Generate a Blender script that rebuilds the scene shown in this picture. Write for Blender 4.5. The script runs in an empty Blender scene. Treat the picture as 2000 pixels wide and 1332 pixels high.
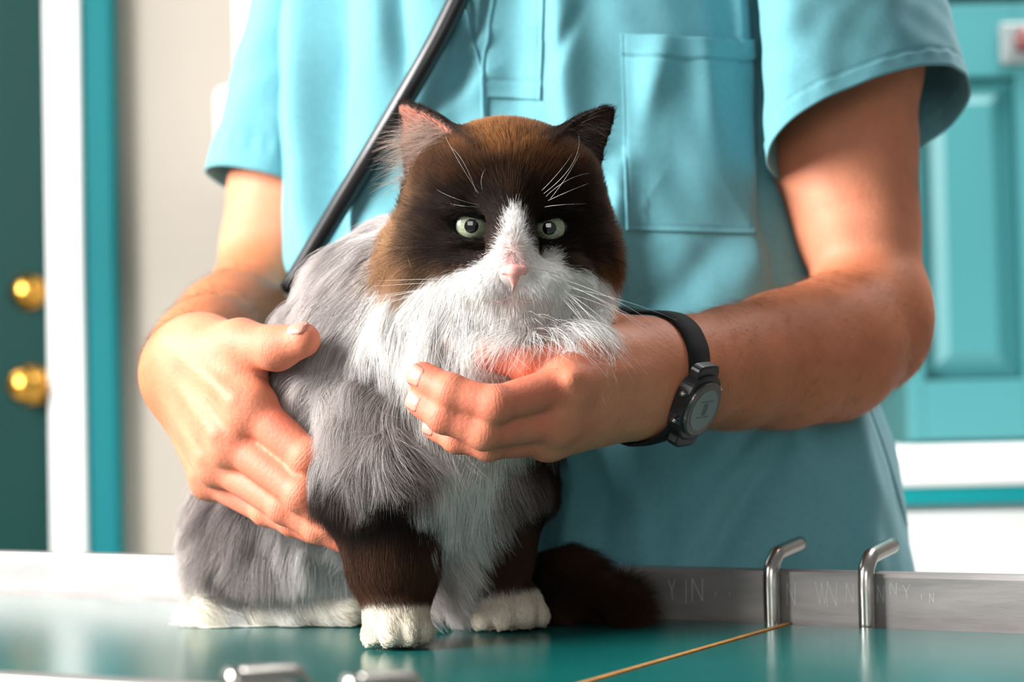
import bpy, bmesh, math, random
import numpy as np
from mathutils import Vector, Matrix, Quaternion
from mathutils.bvhtree import BVHTree
rng = np.random.default_rng(7)
random.seed(7)
S = bpy.context.scene
COL = S.collection

# ------------------------------------------------------------------ camera
TABLE_Z = 0.90
CAM = np.array([0.0, 0.0, TABLE_Z + 0.14])
F_PX = 4000.0
PITCH = math.radians(1.647)
ROLL = math.radians(1.2)
_fw = np.array([0, math.cos(PITCH), math.sin(PITCH)])
_u0 = np.array([0, -math.sin(PITCH), math.cos(PITCH)])
_r0 = np.array([1.0, 0, 0])
_r = math.cos(ROLL) * _r0 - math.sin(ROLL) * _u0
_u = math.sin(ROLL) * _r0 + math.cos(ROLL) * _u0
cam_data = bpy.data.cameras.new('camera')
cam_data.sensor_width = 36.0
cam_data.lens = 36.0 * F_PX / 2000.0
cam_data.clip_start = 0.05
cam_data.dof.use_dof = True
cam_data.dof.focus_distance = 1.165
cam_data.dof.aperture_fstop = 5.6
cam_data.dof.aperture_blades = 0
cam = bpy.data.objects.new('camera', cam_data)
COL.objects.link(cam)
m = Matrix.Identity(4)
for i in range(3):
    m[i][0], m[i][1], m[i][2], m[i][3] = _r[i], _u[i], -_fw[i], CAM[i]
cam.matrix_world = m
S.camera = cam


def P(px, py, Y):
    """world point seen at photo position (px, py) at the distance Y along the room's depth axis"""
    d = _r * (px - 1000) / F_PX - _u * (py - 666) / F_PX + _fw
    return CAM + d * (Y / d[1])


def on_z(px, py, z):
    d = _r * (px - 1000) / F_PX - _u * (py - 666) / F_PX + _fw
    return CAM + d * ((z - CAM[2]) / d[2])


# ------------------------------------------------------------------ world and light
W = bpy.data.worlds.new('room_light')
S.world = W
W.use_nodes = True
W.node_tree.nodes['Background'].inputs[0].default_value = (1.0, 0.995, 0.985, 1)
W.node_tree.nodes['Background'].inputs[1].default_value = 0.155


def area(name, loc, target, sx, sy, power, colour):
    l = bpy.data.lights.new(name, 'AREA')
    l.shape = 'RECTANGLE'
    l.size, l.size_y = sx, sy
    l.energy = power
    l.color = colour
    o = bpy.data.objects.new(name, l)
    COL.objects.link(o)
    o.location = loc
    d = Vector(target) - Vector(loc)
    o.rotation_euler = d.to_track_quat('-Z', 'Y').to_euler()
    return o


area('assumed_window_light', (-2.05, 0.64, 1.95), (0.0, 1.35, 1.1), 1.3, 1.3, 160, (1.0, 0.985, 0.97))  # key light for an assumed window on the left; no window is built
area('front_fill', (-0.35, -2.3, 1.75), (0.0, 1.3, 1.05), 1.6, 1.2, 17, (1.0, 0.99, 0.98))  # added fill from behind the camera, lifts the cat's shadowed front
area('added_rear_fill', (-1.6, 2.55, 2.3), (-0.6, 3.0, 1.1), 1.0, 1.0, 9, (1.0, 0.98, 0.95))  # added unseen light, no window there: brightens the back wall and left arm
area('counter_fill', (0.9, 2.2, 2.55), (0.6, 2.3, 0.9), 1.0, 0.6, 40, (1.0, 0.99, 0.97))  # unseen overhead light, added to brighten the white counter

vs = S.view_settings
vs.view_transform = 'Standard'
vs.look = 'None'
vs.gamma = 1.0
vs.use_curve_mapping = False
vs.exposure = 0.46
S.cycles.use_denoising = True
S.cycles.max_bounces = 8
S.cycles.transparent_max_bounces = 8


# ------------------------------------------------------------------ helpers
def lin(r, g, b):
    def f(c):
        c /= 255.0
        return c / 12.92 if c <= 0.04045 else ((c + 0.055) / 1.055) ** 2.4
    return (f(r), f(g), f(b))


def material(name, rgb, rough=0.5, metal=0.0, spec=0.5, noise=None, bump=None, attr=None, sss=0.0, sss_rad=(0.01, 0.004, 0.002),
             coat=0.0, hair=None, sheen=0.0, trans=0.0, wave=None, emit=0.0):
    mt = bpy.data.materials.new(name)
    mt.use_nodes = True
    nt = mt.node_tree
    b = nt.nodes['Principled BSDF']
    b.inputs['Base Color'].default_value = (*rgb, 1)
    b.inputs['Roughness'].default_value = rough
    b.inputs['Metallic'].default_value = metal
    b.inputs['Specular IOR Level'].default_value = spec
    b.inputs['Coat Weight'].default_value = coat
    b.inputs['Coat Roughness'].default_value = 0.03
    b.inputs['Sheen Weight'].default_value = sheen
    b.inputs['Transmission Weight'].default_value = trans
    if emit:
        b.inputs['Emission Color'].default_value = (*rgb, 1)
        b.inputs['Emission Strength'].default_value = emit
    if sss:
        b.inputs['Subsurface Weight'].default_value = sss
        b.inputs['Subsurface Radius'].default_value = sss_rad
        b.inputs['Subsurface Scale'].default_value = 1.0
    col_out = None
    if attr:
        a = nt.nodes.new('ShaderNodeAttribute')
        a.attribute_name = attr
        col_out = a.outputs['Color']
    if noise:
        scale, amt, stretch = noise
        tc = nt.nodes.new('ShaderNodeTexCoord')
        mp = nt.nodes.new('ShaderNodeMapping')
        mp.inputs['Scale'].default_value = stretch
        nz = nt.nodes.new('ShaderNodeTexNoise')
        nz.inputs['Scale'].default_value = scale
        nz.inputs['Detail'].default_value = 5
        nt.links.new(tc.outputs['Object'], mp.inputs[0])
        nt.links.new(mp.outputs[0], nz.inputs['Vector'])
        mr = nt.nodes.new('ShaderNodeMapRange')
        mr.inputs['From Min'].default_value = 0.3
        mr.inputs['From Max'].default_value = 0.7
        mr.inputs['To Min'].default_value = 1 - amt
        mr.inputs['To Max'].default_value = 1 + amt
        nt.links.new(nz.outputs['Fac'], mr.inputs['Value'])
        mx = nt.nodes.new('ShaderNodeVectorMath')
        mx.operation = 'MULTIPLY'
        if col_out:
            nt.links.new(col_out, mx.inputs[0])
        else:
            mx.inputs[0].default_value = rgb
        nt.links.new(mr.outputs[0], mx.inputs[1])
        col_out = mx.outputs[0]
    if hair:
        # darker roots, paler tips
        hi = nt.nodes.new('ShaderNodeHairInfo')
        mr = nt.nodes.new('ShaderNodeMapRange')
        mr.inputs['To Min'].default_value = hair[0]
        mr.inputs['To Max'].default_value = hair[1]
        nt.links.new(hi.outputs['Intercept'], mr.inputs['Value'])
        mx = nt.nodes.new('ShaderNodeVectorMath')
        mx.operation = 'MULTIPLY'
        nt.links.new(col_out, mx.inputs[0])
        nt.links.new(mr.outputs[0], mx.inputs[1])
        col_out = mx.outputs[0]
    if col_out:
        nt.links.new(col_out, b.inputs['Base Color'])
    if bump:
        scale, dist, stretch = bump
        tc = nt.nodes.new('ShaderNodeTexCoord')
        mp = nt.nodes.new('ShaderNodeMapping')
        mp.inputs['Scale'].default_value = stretch
        nz = nt.nodes.new('ShaderNodeTexNoise')
        nz.inputs['Scale'].default_value = scale
        nz.inputs['Detail'].default_value = 6
        nt.links.new(tc.outputs['Object'], mp.inputs[0])
        nt.links.new(mp.outputs[0], nz.inputs['Vector'])
        bp = nt.nodes.new('ShaderNodeBump')
        bp.inputs['Strength'].default_value = 1.0
        bp.inputs['Distance'].default_value = dist
        nt.links.new(nz.outputs['Fac'], bp.inputs['Height'])
        nt.links.new(bp.outputs[0], b.inputs['Normal'])
    return mt


def link(name, me, mat=None, parent=None, smooth=True):
    o = bpy.data.objects.new(name, me)
    COL.objects.link(o)
    if mat is not None:
        me.materials.append(mat)
    if parent is not None:
        o.parent = parent
        o.matrix_parent_inverse = Matrix.Translation(parent.location).inverted() if parent.type == 'EMPTY' else Matrix.Identity(4)
    if smooth and hasattr(me, 'polygons') and len(me.polygons):
        me.polygons.foreach_set('use_smooth', np.ones(len(me.polygons), bool))
    return o


def mesh_of(name, verts, faces, mat=None, parent=None, smooth=True):
    me = bpy.data.meshes.new(name)
    me.from_pydata([tuple(v) for v in verts], [], [tuple(f) for f in faces])
    me.update()
    return link(name, me, mat, parent, smooth)


def np_mesh(name, V, Q, mat=None, parent=None):
    """fast quad mesh from arrays"""
    me = bpy.data.meshes.new(name)
    nv, nq = len(V), len(Q)
    me.vertices.add(nv)
    me.vertices.foreach_set('co', np.ascontiguousarray(V, np.float32).ravel())
    me.loops.add(nq * 4)
    me.loops.foreach_set('vertex_index', np.ascontiguousarray(Q, np.int32).ravel())
    me.polygons.add(nq)
    me.polygons.foreach_set('loop_start', np.arange(nq, dtype=np.int32) * 4)
    me.update(calc_edges=True)
    return link(name, me, mat, parent)


def bm_obj(name, bm, mat=None, parent=None, smooth=False):
    me = bpy.data.meshes.new(name)
    bm.normal_update()
    bm.to_mesh(me)
    bm.free()
    return link(name, me, mat, parent, smooth)


def add_box(bm, M, sx, sy, sz, bevel=0.0):
    """a box of the given size centred on the matrix M"""
    r = bmesh.ops.create_cube(bm, size=1.0, matrix=M @ Matrix.Diagonal((sx, sy, sz, 1)))
    if bevel:
        es = list({e for v in r['verts'] for e in v.link_edges})
        bmesh.ops.bevel(bm, geom=es, offset=bevel, segments=2, affect='EDGES', profile=0.5)


def box(name, x0, x1, y0, y1, z0, z1, mat, parent=None, bevel=0.0):
    bm = bmesh.new()
    add_box(bm, Matrix.Translation(((x0 + x1) / 2, (y0 + y1) / 2, (z0 + z1) / 2)), x1 - x0, y1 - y0, z1 - z0, bevel)
    return bm_obj(name, bm, mat, parent)


def smooth_path(pts, n):
    """Catmull-Rom through pts, n samples"""
    p = np.array(pts, float)
    p = np.vstack([2 * p[0] - p[1], p, 2 * p[-1] - p[-2]])
    t = np.linspace(0, len(pts) - 1 - 1e-9, n)
    i = t.astype(int)
    u = (t - i)[:, None]
    a, b, c, d = p[i], p[i + 1], p[i + 2], p[i + 3]
    return 0.5 * (2 * b + (c - a) * u + (2 * a - 5 * b + 4 * c - d) * u * u + (3 * b - a - 3 * c + d) * u ** 3)


def tube(name, pts, radius, mat, parent=None, sides=16, n=60, flat=None):
    """a swept round tube with closed ends; radius may vary along it"""
    c = smooth_path(pts, n) if n else np.array(pts, float)
    n = len(c)
    rad = np.interp(np.linspace(0, 1, n), np.linspace(0, 1, len(np.atleast_1d(radius))), np.atleast_1d(radius)) if np.ndim(radius) else np.full(n, radius)
    t = np.gradient(c, axis=0)
    t /= np.linalg.norm(t, axis=1)[:, None]
    up = np.array([0, 0, 1.0]) if abs(t[0][2]) < 0.9 else np.array([0, 1.0, 0])
    V, F = [], []
    a = np.cross(t[0], up)
    a /= np.linalg.norm(a)
    for i in range(n):
        a = a - t[i] * np.dot(a, t[i])
        a /= np.linalg.norm(a)
        b = np.cross(t[i], a)
        for k in range(sides):
            th = 2 * math.pi * k / sides
            V.append(c[i] + rad[i] * (math.cos(th) * a + math.sin(th) * b))
    for i in range(n - 1):
        for k in range(sides):
            k2 = (k + 1) % sides
            F.append((i * sides + k, i * sides + k2, (i + 1) * sides + k2, (i + 1) * sides + k))
    F.append(tuple(range(sides - 1, -1, -1)))
    F.append(tuple((n - 1) * sides + k for k in range(sides)))
    return mesh_of(name, V, F, mat, parent)


def empty(name, loc, label, cat, group=None):
    o = bpy.data.objects.new(name, None)
    COL.objects.link(o)
    o.location = loc
    o['label'] = label
    o['category'] = cat
    if group:
        o['group'] = group
    return o


def tag(o, label, cat, group=None):
    o['label'] = label
    o['category'] = cat
    if group:
        o['group'] = group
    return o


def struct(o):
    o['kind'] = 'structure'
    return o


def wavy(p, freq, seed, n=10):
    """smooth noise in about -1..1"""
    r = np.random.default_rng(seed)
    d = r.normal(size=(n, 3))
    d /= np.linalg.norm(d, axis=1)[:, None]
    f = freq * r.uniform(0.6, 1.6, n)
    ph = r.uniform(0, 6.283, n)
    return np.sin(p @ (d * f[:, None]).T * 6.283 + ph).sum(1) / math.sqrt(n) / 1.2


def sstep(a, b, x):
    t = np.clip((x - a) / (b - a), 0, 1)
    return t * t * (3 - 2 * t)


def in_poly(poly, x, y):
    """signed distance to a polygon (negative inside), vectorised"""
    poly = np.array(poly, float)
    d = np.full(x.shape, 1e9)
    s = np.zeros(x.shape, bool)
    n = len(poly)
    for i in range(n):
        ax, ay = poly[i]
        bx, by = poly[(i + 1) % n]
        ex, ey = bx - ax, by - ay
        t = np.clip(((x - ax) * ex + (y - ay) * ey) / (ex * ex + ey * ey + 1e-18), 0, 1)
        d = np.minimum(d, (x - ax - ex * t) ** 2 + (y - ay - ey * t) ** 2)
        c = (ay > y) != (by > y)
        xi = ax + (y - ay) / (by - ay + 1e-18) * ex
        s ^= c & (x < xi)
    d = np.sqrt(d)
    return np.where(s, -d, d)


# ------------------------------------------------------------------ implicit bodies
def smin(a, b, k):
    if k <= 0:
        return np.minimum(a, b)
    h = np.clip(0.5 + 0.5 * (b - a) / k, 0, 1)
    return b + (a - b) * h - k * h * (1 - h)


class Cap:
    def __init__(s, a, b, ra, rb):
        s.a, s.b, s.ra, s.rb = np.array(a, float), np.array(b, float), ra, rb
        s.c = (s.a + s.b) / 2
        s.R = np.linalg.norm(s.b - s.a) / 2 + max(ra, rb)

    def __call__(s, p):
        ba = s.b - s.a
        t = np.clip(((p - s.a) @ ba) / (ba @ ba + 1e-12), 0, 1)
        return np.linalg.norm(p - s.a - t[:, None] * ba, axis=1) - (s.ra + t * (s.rb - s.ra))


class Ell:
    def __init__(s, c, r, M=None):
        s.c, s.r = np.array(c, float), np.array(r, float)
        s.M = np.eye(3) if M is None else np.array(M, float)   # rows: local axes
        s.R = max(r)

    def __call__(s, p):
        q = (p - s.c) @ s.M.T
        k0 = np.linalg.norm(q / s.r, axis=1)
        k1 = np.linalg.norm(q / s.r ** 2, axis=1) + 1e-9
        return k0 * (k0 - 1) / k1


class Ear:
    """a curved triangular shell: a across, b towards the tip, c along the opening's direction"""
    def __init__(s, base, tip, opening, w, t=0.0014, curl=9.0, lean=0.5):
        base, tip = np.array(base, float), np.array(tip, float)
        s.H = np.linalg.norm(tip - base)
        s.eb = (tip - base) / s.H
        o = np.array(opening, float)
        o -= s.eb * (o @ s.eb)
        s.ec = o / np.linalg.norm(o)
        s.ea = np.cross(s.eb, s.ec)
        s.base, s.w, s.t, s.curl, s.lean = base, w, t, curl, lean
        s.c = (base + tip) / 2
        s.R = s.H / 2 + w + 0.02

    def local(s, p):
        q = p - s.base
        return q @ s.ea, q @ s.eb, q @ s.ec

    def __call__(s, p):
        a, b, c = s.local(p)
        bb = np.clip(b / s.H, -0.4, 1)
        hw = s.w * np.clip(1 - bb, 0, 1.4) ** 0.72 + 0.0012
        c0 = s.curl * a * a - 0.004 + 0.10 * s.H * bb * bb
        th = s.t * (1 + 0.8 * (1 - bb))
        d1 = np.abs(c - c0) * 0.8 - th
        d2 = (np.abs(a) - hw) * 0.75
        d3 = np.maximum(b - s.H, -b - 0.25 * s.H)
        return np.maximum(np.maximum(d1, d2), d3)


class Field:
    """groups of shapes blended together; each entry (shapes, k inside the group, k onto what came before, op)"""
    def __init__(s):
        s.groups = []

    def add(s, shapes, k_in=0.01, k_out=0.01, op='u'):
        s.groups.append((list(shapes), k_in, k_out, op))
        return shapes

    def __call__(s, p):
        c = (p.min(0) + p.max(0)) / 2
        R = np.linalg.norm(p.max(0) - p.min(0)) / 2
        res = np.full(len(p), 0.5)
        for shapes, ki, ko, op in s.groups:
            g = None
            for sh in shapes:
                if np.linalg.norm(sh.c - c) - sh.R > R + 0.03:
                    continue
                d = sh(p)
                g = d if g is None else smin(g, d, ki)
            if g is None:
                continue
            if op == 'u':
                res = smin(res, g, ko)
            else:
                res = -smin(-res, g, ko)
        return res

    def bounds(s):
        lo = np.min([sh.c - sh.R for g in s.groups for sh in g[0] if g[3] == 'u'], axis=0)
        hi = np.max([sh.c + sh.R for g in s.groups for sh in g[0] if g[3] == 'u'], axis=0)
        return lo - 0.01, hi + 0.01


def grow_surface(field, h, B=20, coarse=None):
    """surface nets over the blocks that the surface passes through"""
    lo, hi = field.bounds()
    nb = np.ceil((hi - lo) / (h * B)).astype(int)
    gi = np.stack(np.meshgrid(*[np.arange(k) for k in nb], indexing='ij'), -1).reshape(-1, 3)
    ctr = lo + (gi + 0.5) * h * B
    keep = []
    rad = h * B * 0.5 * 1.7321
    for s0 in range(0, len(ctr), 64):
        pass
    # test the centres slab by slab so that far shapes are skipped
    val = np.empty(len(ctr))
    for i in range(nb[0]):
        for j in range(nb[1]):
            sl = (i * nb[1] + j) * nb[2]
            val[sl:sl + nb[2]] = field(ctr[sl:sl + nb[2]])
    keep = gi[np.abs(val) < rad * 1.35 + 0.006]
    N = (nb * B + 4).astype(np.int64)
    off = np.stack(np.meshgrid(*[np.arange(B + 1)] * 3, indexing='ij'), -1).reshape(-1, 3)
    ids, vs, quads = [], [], []

    def cid(ix):
        return (ix[..., 0] + 1) * N[1] * N[2] + (ix[..., 1] + 1) * N[2] + ix[..., 2] + 1
    corners = np.array([(a, b, c) for a in (0, 1) for b in (0, 1) for c in (0, 1)])
    edges = [(i, j) for i in range(8) for j in range(i + 1, 8) if np.abs(corners[i] - corners[j]).sum() == 1]
    for blk in keep:
        base = blk * B
        p = lo + (base + off) * h
        Fv = field(p).reshape(B + 1, B + 1, B + 1)
        ins = Fv < 0
        if ins.all() or not ins.any():
            continue
        cnt = np.zeros((B, B, B), np.int8)
        for a, b, c in corners:
            cnt += ins[a:a + B, b:b + B, c:c + B]
        act = np.argwhere((cnt > 0) & (cnt < 8))
        if len(act):
            cv = np.stack([Fv[act[:, 0] + a, act[:, 1] + b, act[:, 2] + c] for a, b, c in corners], 1)
            acc = np.zeros((len(act), 3))
            num = np.zeros(len(act))
            for i, j in edges:
                x, y = cv[:, i], cv[:, j]
                mk = (x < 0) != (y < 0)
                t = np.where(mk, x / np.where(mk, x - y, 1), 0)
                pt = corners[i] + t[:, None] * (corners[j] - corners[i])
                acc += pt * mk[:, None]
                num += mk
            vs.append(lo + (base + act + acc / num[:, None]) * h)
            ids.append(cid(base + act))
        for ax in range(3):
            o = np.zeros(3, int)
            o[ax] = 1
            A = ins[:B, :B, :B]
            Bn = ins[o[0]:o[0] + B, o[1]:o[1] + B, o[2]:o[2] + B]
            e = np.argwhere(A != Bn)
            if not len(e):
                continue
            flip = A[e[:, 0], e[:, 1], e[:, 2]]
            u, v = [(1, 2), (2, 0), (0, 1)][ax]
            du, dv = np.zeros(3, int), np.zeros(3, int)
            du[u], dv[v] = 1, 1
            g = base + e
            q = np.stack([cid(g - du - dv), cid(g - dv), cid(g), cid(g - du)], 1)
            q = np.where(flip[:, None], q, q[:, ::-1])
            quads.append(q)
    ids, vs, quads = np.concatenate(ids), np.concatenate(vs), np.concatenate(quads)
    o = np.argsort(ids)
    ids, vs = ids[o], vs[o]
    ix = np.searchsorted(ids, quads)
    ix = np.clip(ix, 0, len(ids) - 1)
    ok = (ids[ix] == quads).all(1)
    return vs, ix[ok]


def chain(pts, px=True):
    """(px, py, depth, radius) points -> tapered capsules"""
    w = [(P(a, b, c), r) for a, b, c, r in pts] if px else [(np.array(a), r) for a, r in pts]
    return [Cap(w[i][0], w[i + 1][0], w[i][1], w[i + 1][1]) for i in range(len(w) - 1)]


def point_colours(o, rgb, name='col'):
    at = o.data.attributes.new(name, 'FLOAT_COLOR', 'POINT')
    c = np.ones((len(rgb), 4), np.float32)
    c[:, :3] = rgb
    at.data.foreach_set('color', c.ravel())


def strands(name, pts, rad, rgb, mat, parent):
    """pts (n, k, 3), rad (n, k), rgb (n, 3) -> one hair object"""
    n, k = pts.shape[:2]
    cu = bpy.data.hair_curves.new(name)
    cu.add_curves([k] * n)
    cu.attributes['position'].data.foreach_set('vector', np.ascontiguousarray(pts, np.float32).ravel())
    at = cu.attributes.get('radius') or cu.attributes.new('radius', 'FLOAT', 'POINT')
    at.data.foreach_set('value', np.ascontiguousarray(rad, np.float32).ravel())
    at = cu.attributes.new('col', 'FLOAT_COLOR', 'CURVE')
    c = np.ones((n, 4), np.float32)
    c[:, :3] = rgb
    at.data.foreach_set('color', c.ravel())
    cu.materials.append(mat)
    return link(name, cu, None, parent, smooth=False)


# ------------------------------------------------------------------ the room
m_wall = material('beige_paint', lin(166, 158, 147), 0.9, noise=(1.4, 0.05, (1, 1, 1)))
m_floor = material('vinyl_floor', lin(150, 148, 142), 0.35, noise=(6, 0.08, (1, 1, 1)))
m_door = material('dark_green_paint', lin(0, 50, 47), 0.6, 0, 0.15, noise=(3, 0.06, (1, 1, 0.3)))
m_casing = material('teal_paint', lin(0, 104, 110), 0.6, 0, 0.2, noise=(3, 0.05, (1, 1, 0.3)))
m_cupboard = material('teal_cupboard_paint', lin(52, 118, 122), 0.5, noise=(3, 0.05, (1, 1, 0.3)))
m_cupboard_dark = material('deep_teal_paint', lin(0, 92, 95), 0.5)
m_white = material('white_paint', lin(242, 242, 240), 0.5, noise=(3, 0.02, (1, 1, 1)))
m_teal_strip = material('teal_edge_strip', lin(0, 150, 155), 0.4)
m_brass = material('brass', lin(214, 160, 70), 0.22, 1.0, noise=(20, 0.1, (1, 1, 1)))
m_plate = material('pale_plastic', lin(118, 128, 128), 0.4)
m_red = material('dark_red_plastic', lin(96, 40, 38), 0.4)

struct(box('floor', -3.0, 3.2, -2.5, 3.4, -0.05, 0.0, m_floor))
struct(box('wall_back', -3.0, 3.2, 3.40, 3.50, 0.0, 2.7, m_wall))


def xa(px, Y, py=500):
    return P(px, py, Y)[0]


def za(py, Y, px=1000):
    return P(px, py, Y)[2]


# the door at the left: green leaf, white jamb edge, teal casing
YD = 3.40
x_leaf, x_white, x_teal = xa(110, YD), xa(176, YD), xa(238, YD)
door = box('door_1', x_leaf - 0.86, x_leaf, YD - 0.05, YD, 0.005, 2.08, m_door)
struct(door)
for (a, b, c, d) in ((0.13, 0.40, 0.25, 0.95), (0.46, 0.73, 0.25, 0.95), (0.13, 0.40, 1.10, 1.95), (0.46, 0.73, 1.10, 1.95)):
    bm = bmesh.new()
    add_box(bm, Matrix.Translation((x_leaf - 0.86 + (a + b) / 2, YD - 0.055, (c + d) / 2)), b - a, 0.02, d - c, 0.008)
    bm_obj('door_panel', bm, m_door, door)
struct(box('trim_1', x_leaf + 0.002, x_white, YD - 0.075, YD, 0.0, 2.12, m_white, None, 0.004))
struct(box('trim_2', x_white + 0.001, x_teal, YD - 0.06, YD, 0.0, 2.14, m_casing, None, 0.006))


def lathe(name, prof, M, mat, parent=None, sides=28):
    V, F = [], []
    for (r, z) in prof:
        for k in range(sides):
            t = 2 * math.pi * k / sides
            V.append(M @ Vector((r * math.cos(t), r * math.sin(t), z)))
    n = len(prof)
    for i in range(n - 1):
        for k in range(sides):
            k2 = (k + 1) % sides
            F.append((i * sides + k, i * sides + k2, (i + 1) * sides + k2, (i + 1) * sides + k))
    F.append(tuple(range(sides - 1, -1, -1)))
    F.append(tuple((n - 1) * sides + k for k in range(sides)))
    return mesh_of(name, V, F, mat, parent)


face_cam = Matrix.Rotation(math.radians(90), 4, 'X')      # local +z -> world -y
YK = YD - 0.05
pk = P(56, 570, YK)
lathe('deadbolt', [(0.030, 0), (0.030, 0.006), (0.026, 0.010), (0.021, 0.014), (0.019, 0.026), (0.012, 0.030), (0.002, 0.031)],
      Matrix.Translation((pk[0], YK, pk[2])) @ face_cam, m_brass, door)
pk = P(62, 752, YK)
knob = lathe('door_knob', [(0.034, 0), (0.034, 0.004), (0.028, 0.010), (0.013, 0.014), (0.012, 0.034), (0.022, 0.040), (0.028, 0.050), (0.028, 0.058), (0.020, 0.067), (0.002, 0.070)],
             Matrix.Translation((pk[0], YK, pk[2])) @ face_cam, m_brass, door)
pk = P(100, 754, YK)
lathe('latch_plate', [(0.020, 0), (0.020, 0.008), (0.017, 0.016), (0.010, 0.022), (0.002, 0.024)],
      Matrix.Translation((pk[0], YK, pk[2])) @ face_cam, m_brass, door)

# white unit and dispenser on the beige wall behind the sleeve
YU = 3.05
cab = box('wall_cabinet', xa(466, YU), xa(466, YU) + 0.55, YU, 3.40, za(168, YU, 470), 2.15, m_white, None, 0.006)
tag(cab, 'white wall cabinet on the beige wall behind the pale sleeve', 'cabinet')
dsp = box('towel_dispenser', xa(424, 3.2), xa(424, 3.2) + 0.26, 3.2, 3.398, za(345, 3.2, 450), za(166, 3.2, 450), m_white, None, 0.015)
tag(dsp, 'white box on the beige wall below the white wall cabinet', 'dispenser')
box('dispenser_slot', xa(424, 3.2) + 0.03, xa(424, 3.2) + 0.23, 3.196, 3.203, za(335, 3.2, 450), za(326, 3.2, 450), m_plate, dsp)

# counter on the right with a teal panelled cupboard standing on it
YC = 2.25
zc = za(886, YC, 1900)
xc0 = xa(1560, YC)
ctr = empty('counter', (xc0 + 1.0, YC + 0.5, 0), 'white counter with a teal strip along its front edge', 'counter')
box('worktop', xc0, xc0 + 2.4, YC, 3.395, za(950, YC, 1900), zc, m_white, ctr, 0.004)
box('edge_strip', xc0, xc0 + 2.4, YC + 0.004, YC + 0.04, za(985, YC, 1900), za(951, YC, 1900), m_teal_strip, ctr, 0.002)
box('base_unit', xc0 + 0.01, xc0 + 2.39, YC + 0.03, 3.39, 0.08, za(986, YC, 1900), m_white, ctr)
for k in range(4):
    d = box('door', xc0 + 0.02 + 0.6 * k, xc0 + 0.60 + 0.6 * k, YC + 0.012, YC + 0.03, 0.10, za(1000, YC, 1900), m_white, ctr, 0.003)
    box('handle', xc0 + 0.50 + 0.6 * k, xc0 + 0.51 + 0.6 * k, YC - 0.012, YC + 0.012, 0.62, 0.74, m_plate, d, 0.002)
box('plinth', xc0 + 0.03, xc0 + 2.37, YC + 0.08, 3.39, 0.0, 0.08, m_plate, ctr)

YB = 2.62
xl, xr = xa(1768, YB), xa(1768, YB) + 0.62
zb, zt = zc, za(8, YB, 1900)
cb = empty('cupboard', (xl + 0.3, YB + 0.3, zc), 'teal panelled cupboard standing on the white counter', 'cupboard')
box('carcass', xl, xr, YB + 0.022, YB + 0.55, zb, zt + 0.33, m_cupboard_dark, cb)
px0, px1 = xa(1800, YB), xa(1996, YB)
pz0, pz1 = za(742, YB, 1900), za(150, YB, 1900)
cd = box('stile', xl, px0, YB, YB + 0.022, zb + 0.006, zt, m_cupboard, cb, 0.002)
box('stile', px1, xr, YB, YB + 0.022, zb + 0.006, zt, m_cupboard, cb, 0.002)
box('rail', px0, px1, YB, YB + 0.022, zb + 0.006, pz0, m_cupboard, cb, 0.002)
box('rail', px0, px1, YB, YB + 0.022, pz1, zt, m_cupboard, cb, 0.002)
box('top_rail', xl, xr, YB - 0.006, YB + 0.022, zt + 0.012, zt + 0.05, m_cupboard, cb, 0.004)
V = []
for (i, y) in ((0.004, YB + 0.020), (0.010, YB + 0.019), (0.034, YB + 0.004), (0.040, YB + 0.004)):
    V += [(px0 + i, y, pz0 + i), (px1 - i, y, pz0 + i), (px1 - i, y, pz1 - i), (px0 + i, y, pz1 - i)]
Fq = [(4 * r + k, 4 * r + (k + 1) % 4, 4 * r + 4 + (k + 1) % 4, 4 * r + 4 + k) for r in range(3) for k in range(4)] + [(12, 13, 14, 15)]
mesh_of('raised_panel', V, Fq, m_cupboard, cb, False)
pk = P(1990, 86, YB)
pl = box('latch_plate', pk[0] - 0.026, pk[0] + 0.026, YB - 0.010, YB - 0.001, pk[2] - 0.027, pk[2] + 0.027, m_plate, cb, 0.004)
lathe('latch_knob', [(0.013, 0), (0.013, 0.008), (0.017, 0.016), (0.015, 0.024), (0.002, 0.027)],
      Matrix.Translation((pk[0] + 0.004, YB - 0.010, pk[2])) @ face_cam, m_red, pl)

# ------------------------------------------------------------------ the examination table
YAW = math.radians(29)
E1 = np.array([math.cos(YAW), -math.sin(YAW), 0.0])
EN = np.array([math.sin(YAW), math.cos(YAW), 0.0])
RT = Matrix(((E1[0], EN[0], 0), (E1[1], EN[1], 0), (0, 0, 1))).to_4x4()


def T(s, n, z):
    return E1 * s + EN * n + np.array([0, 0, z])


m_steel = material('brushed_steel', lin(144, 140, 138), 0.48, 0.6, noise=(40, 0.16, (0.06, 1, 2.5)), bump=(60, 0.0002, (0.04, 1, 3)))
m_rod = material('steel_rod', lin(190, 186, 180), 0.24, 1.0, noise=(60, 0.08, (1, 1, 1)))
m_mat = material('green_laminate', lin(12, 88, 84), 0.20, 0, 0.55, noise=(9, 0.10, (1, 1, 1)), bump=(260, 0.00004, (1, 1, 1)))
m_matedge = material('laminate_core', lin(150, 104, 44), 0.6, noise=(120, 0.25, (1, 1, 1)))
m_cream = material('laminate_edge_band', lin(232, 214, 170), 0.5)
m_scratch = material('bright_scratch', lin(196, 192, 188), 0.5, 0.3)
m_grey = material('grey_enamel', lin(120, 122, 122), 0.5)

NB, NF = 1.188, 0.680
S0, S1 = -1.42, -0.10
RIM = 0.0315
tbl = empty('examination_table', tuple(T((S0 + S1) / 2, (NB + NF) / 2, 0)), 'stainless steel examination table with green top under the cat', 'table')


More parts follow.
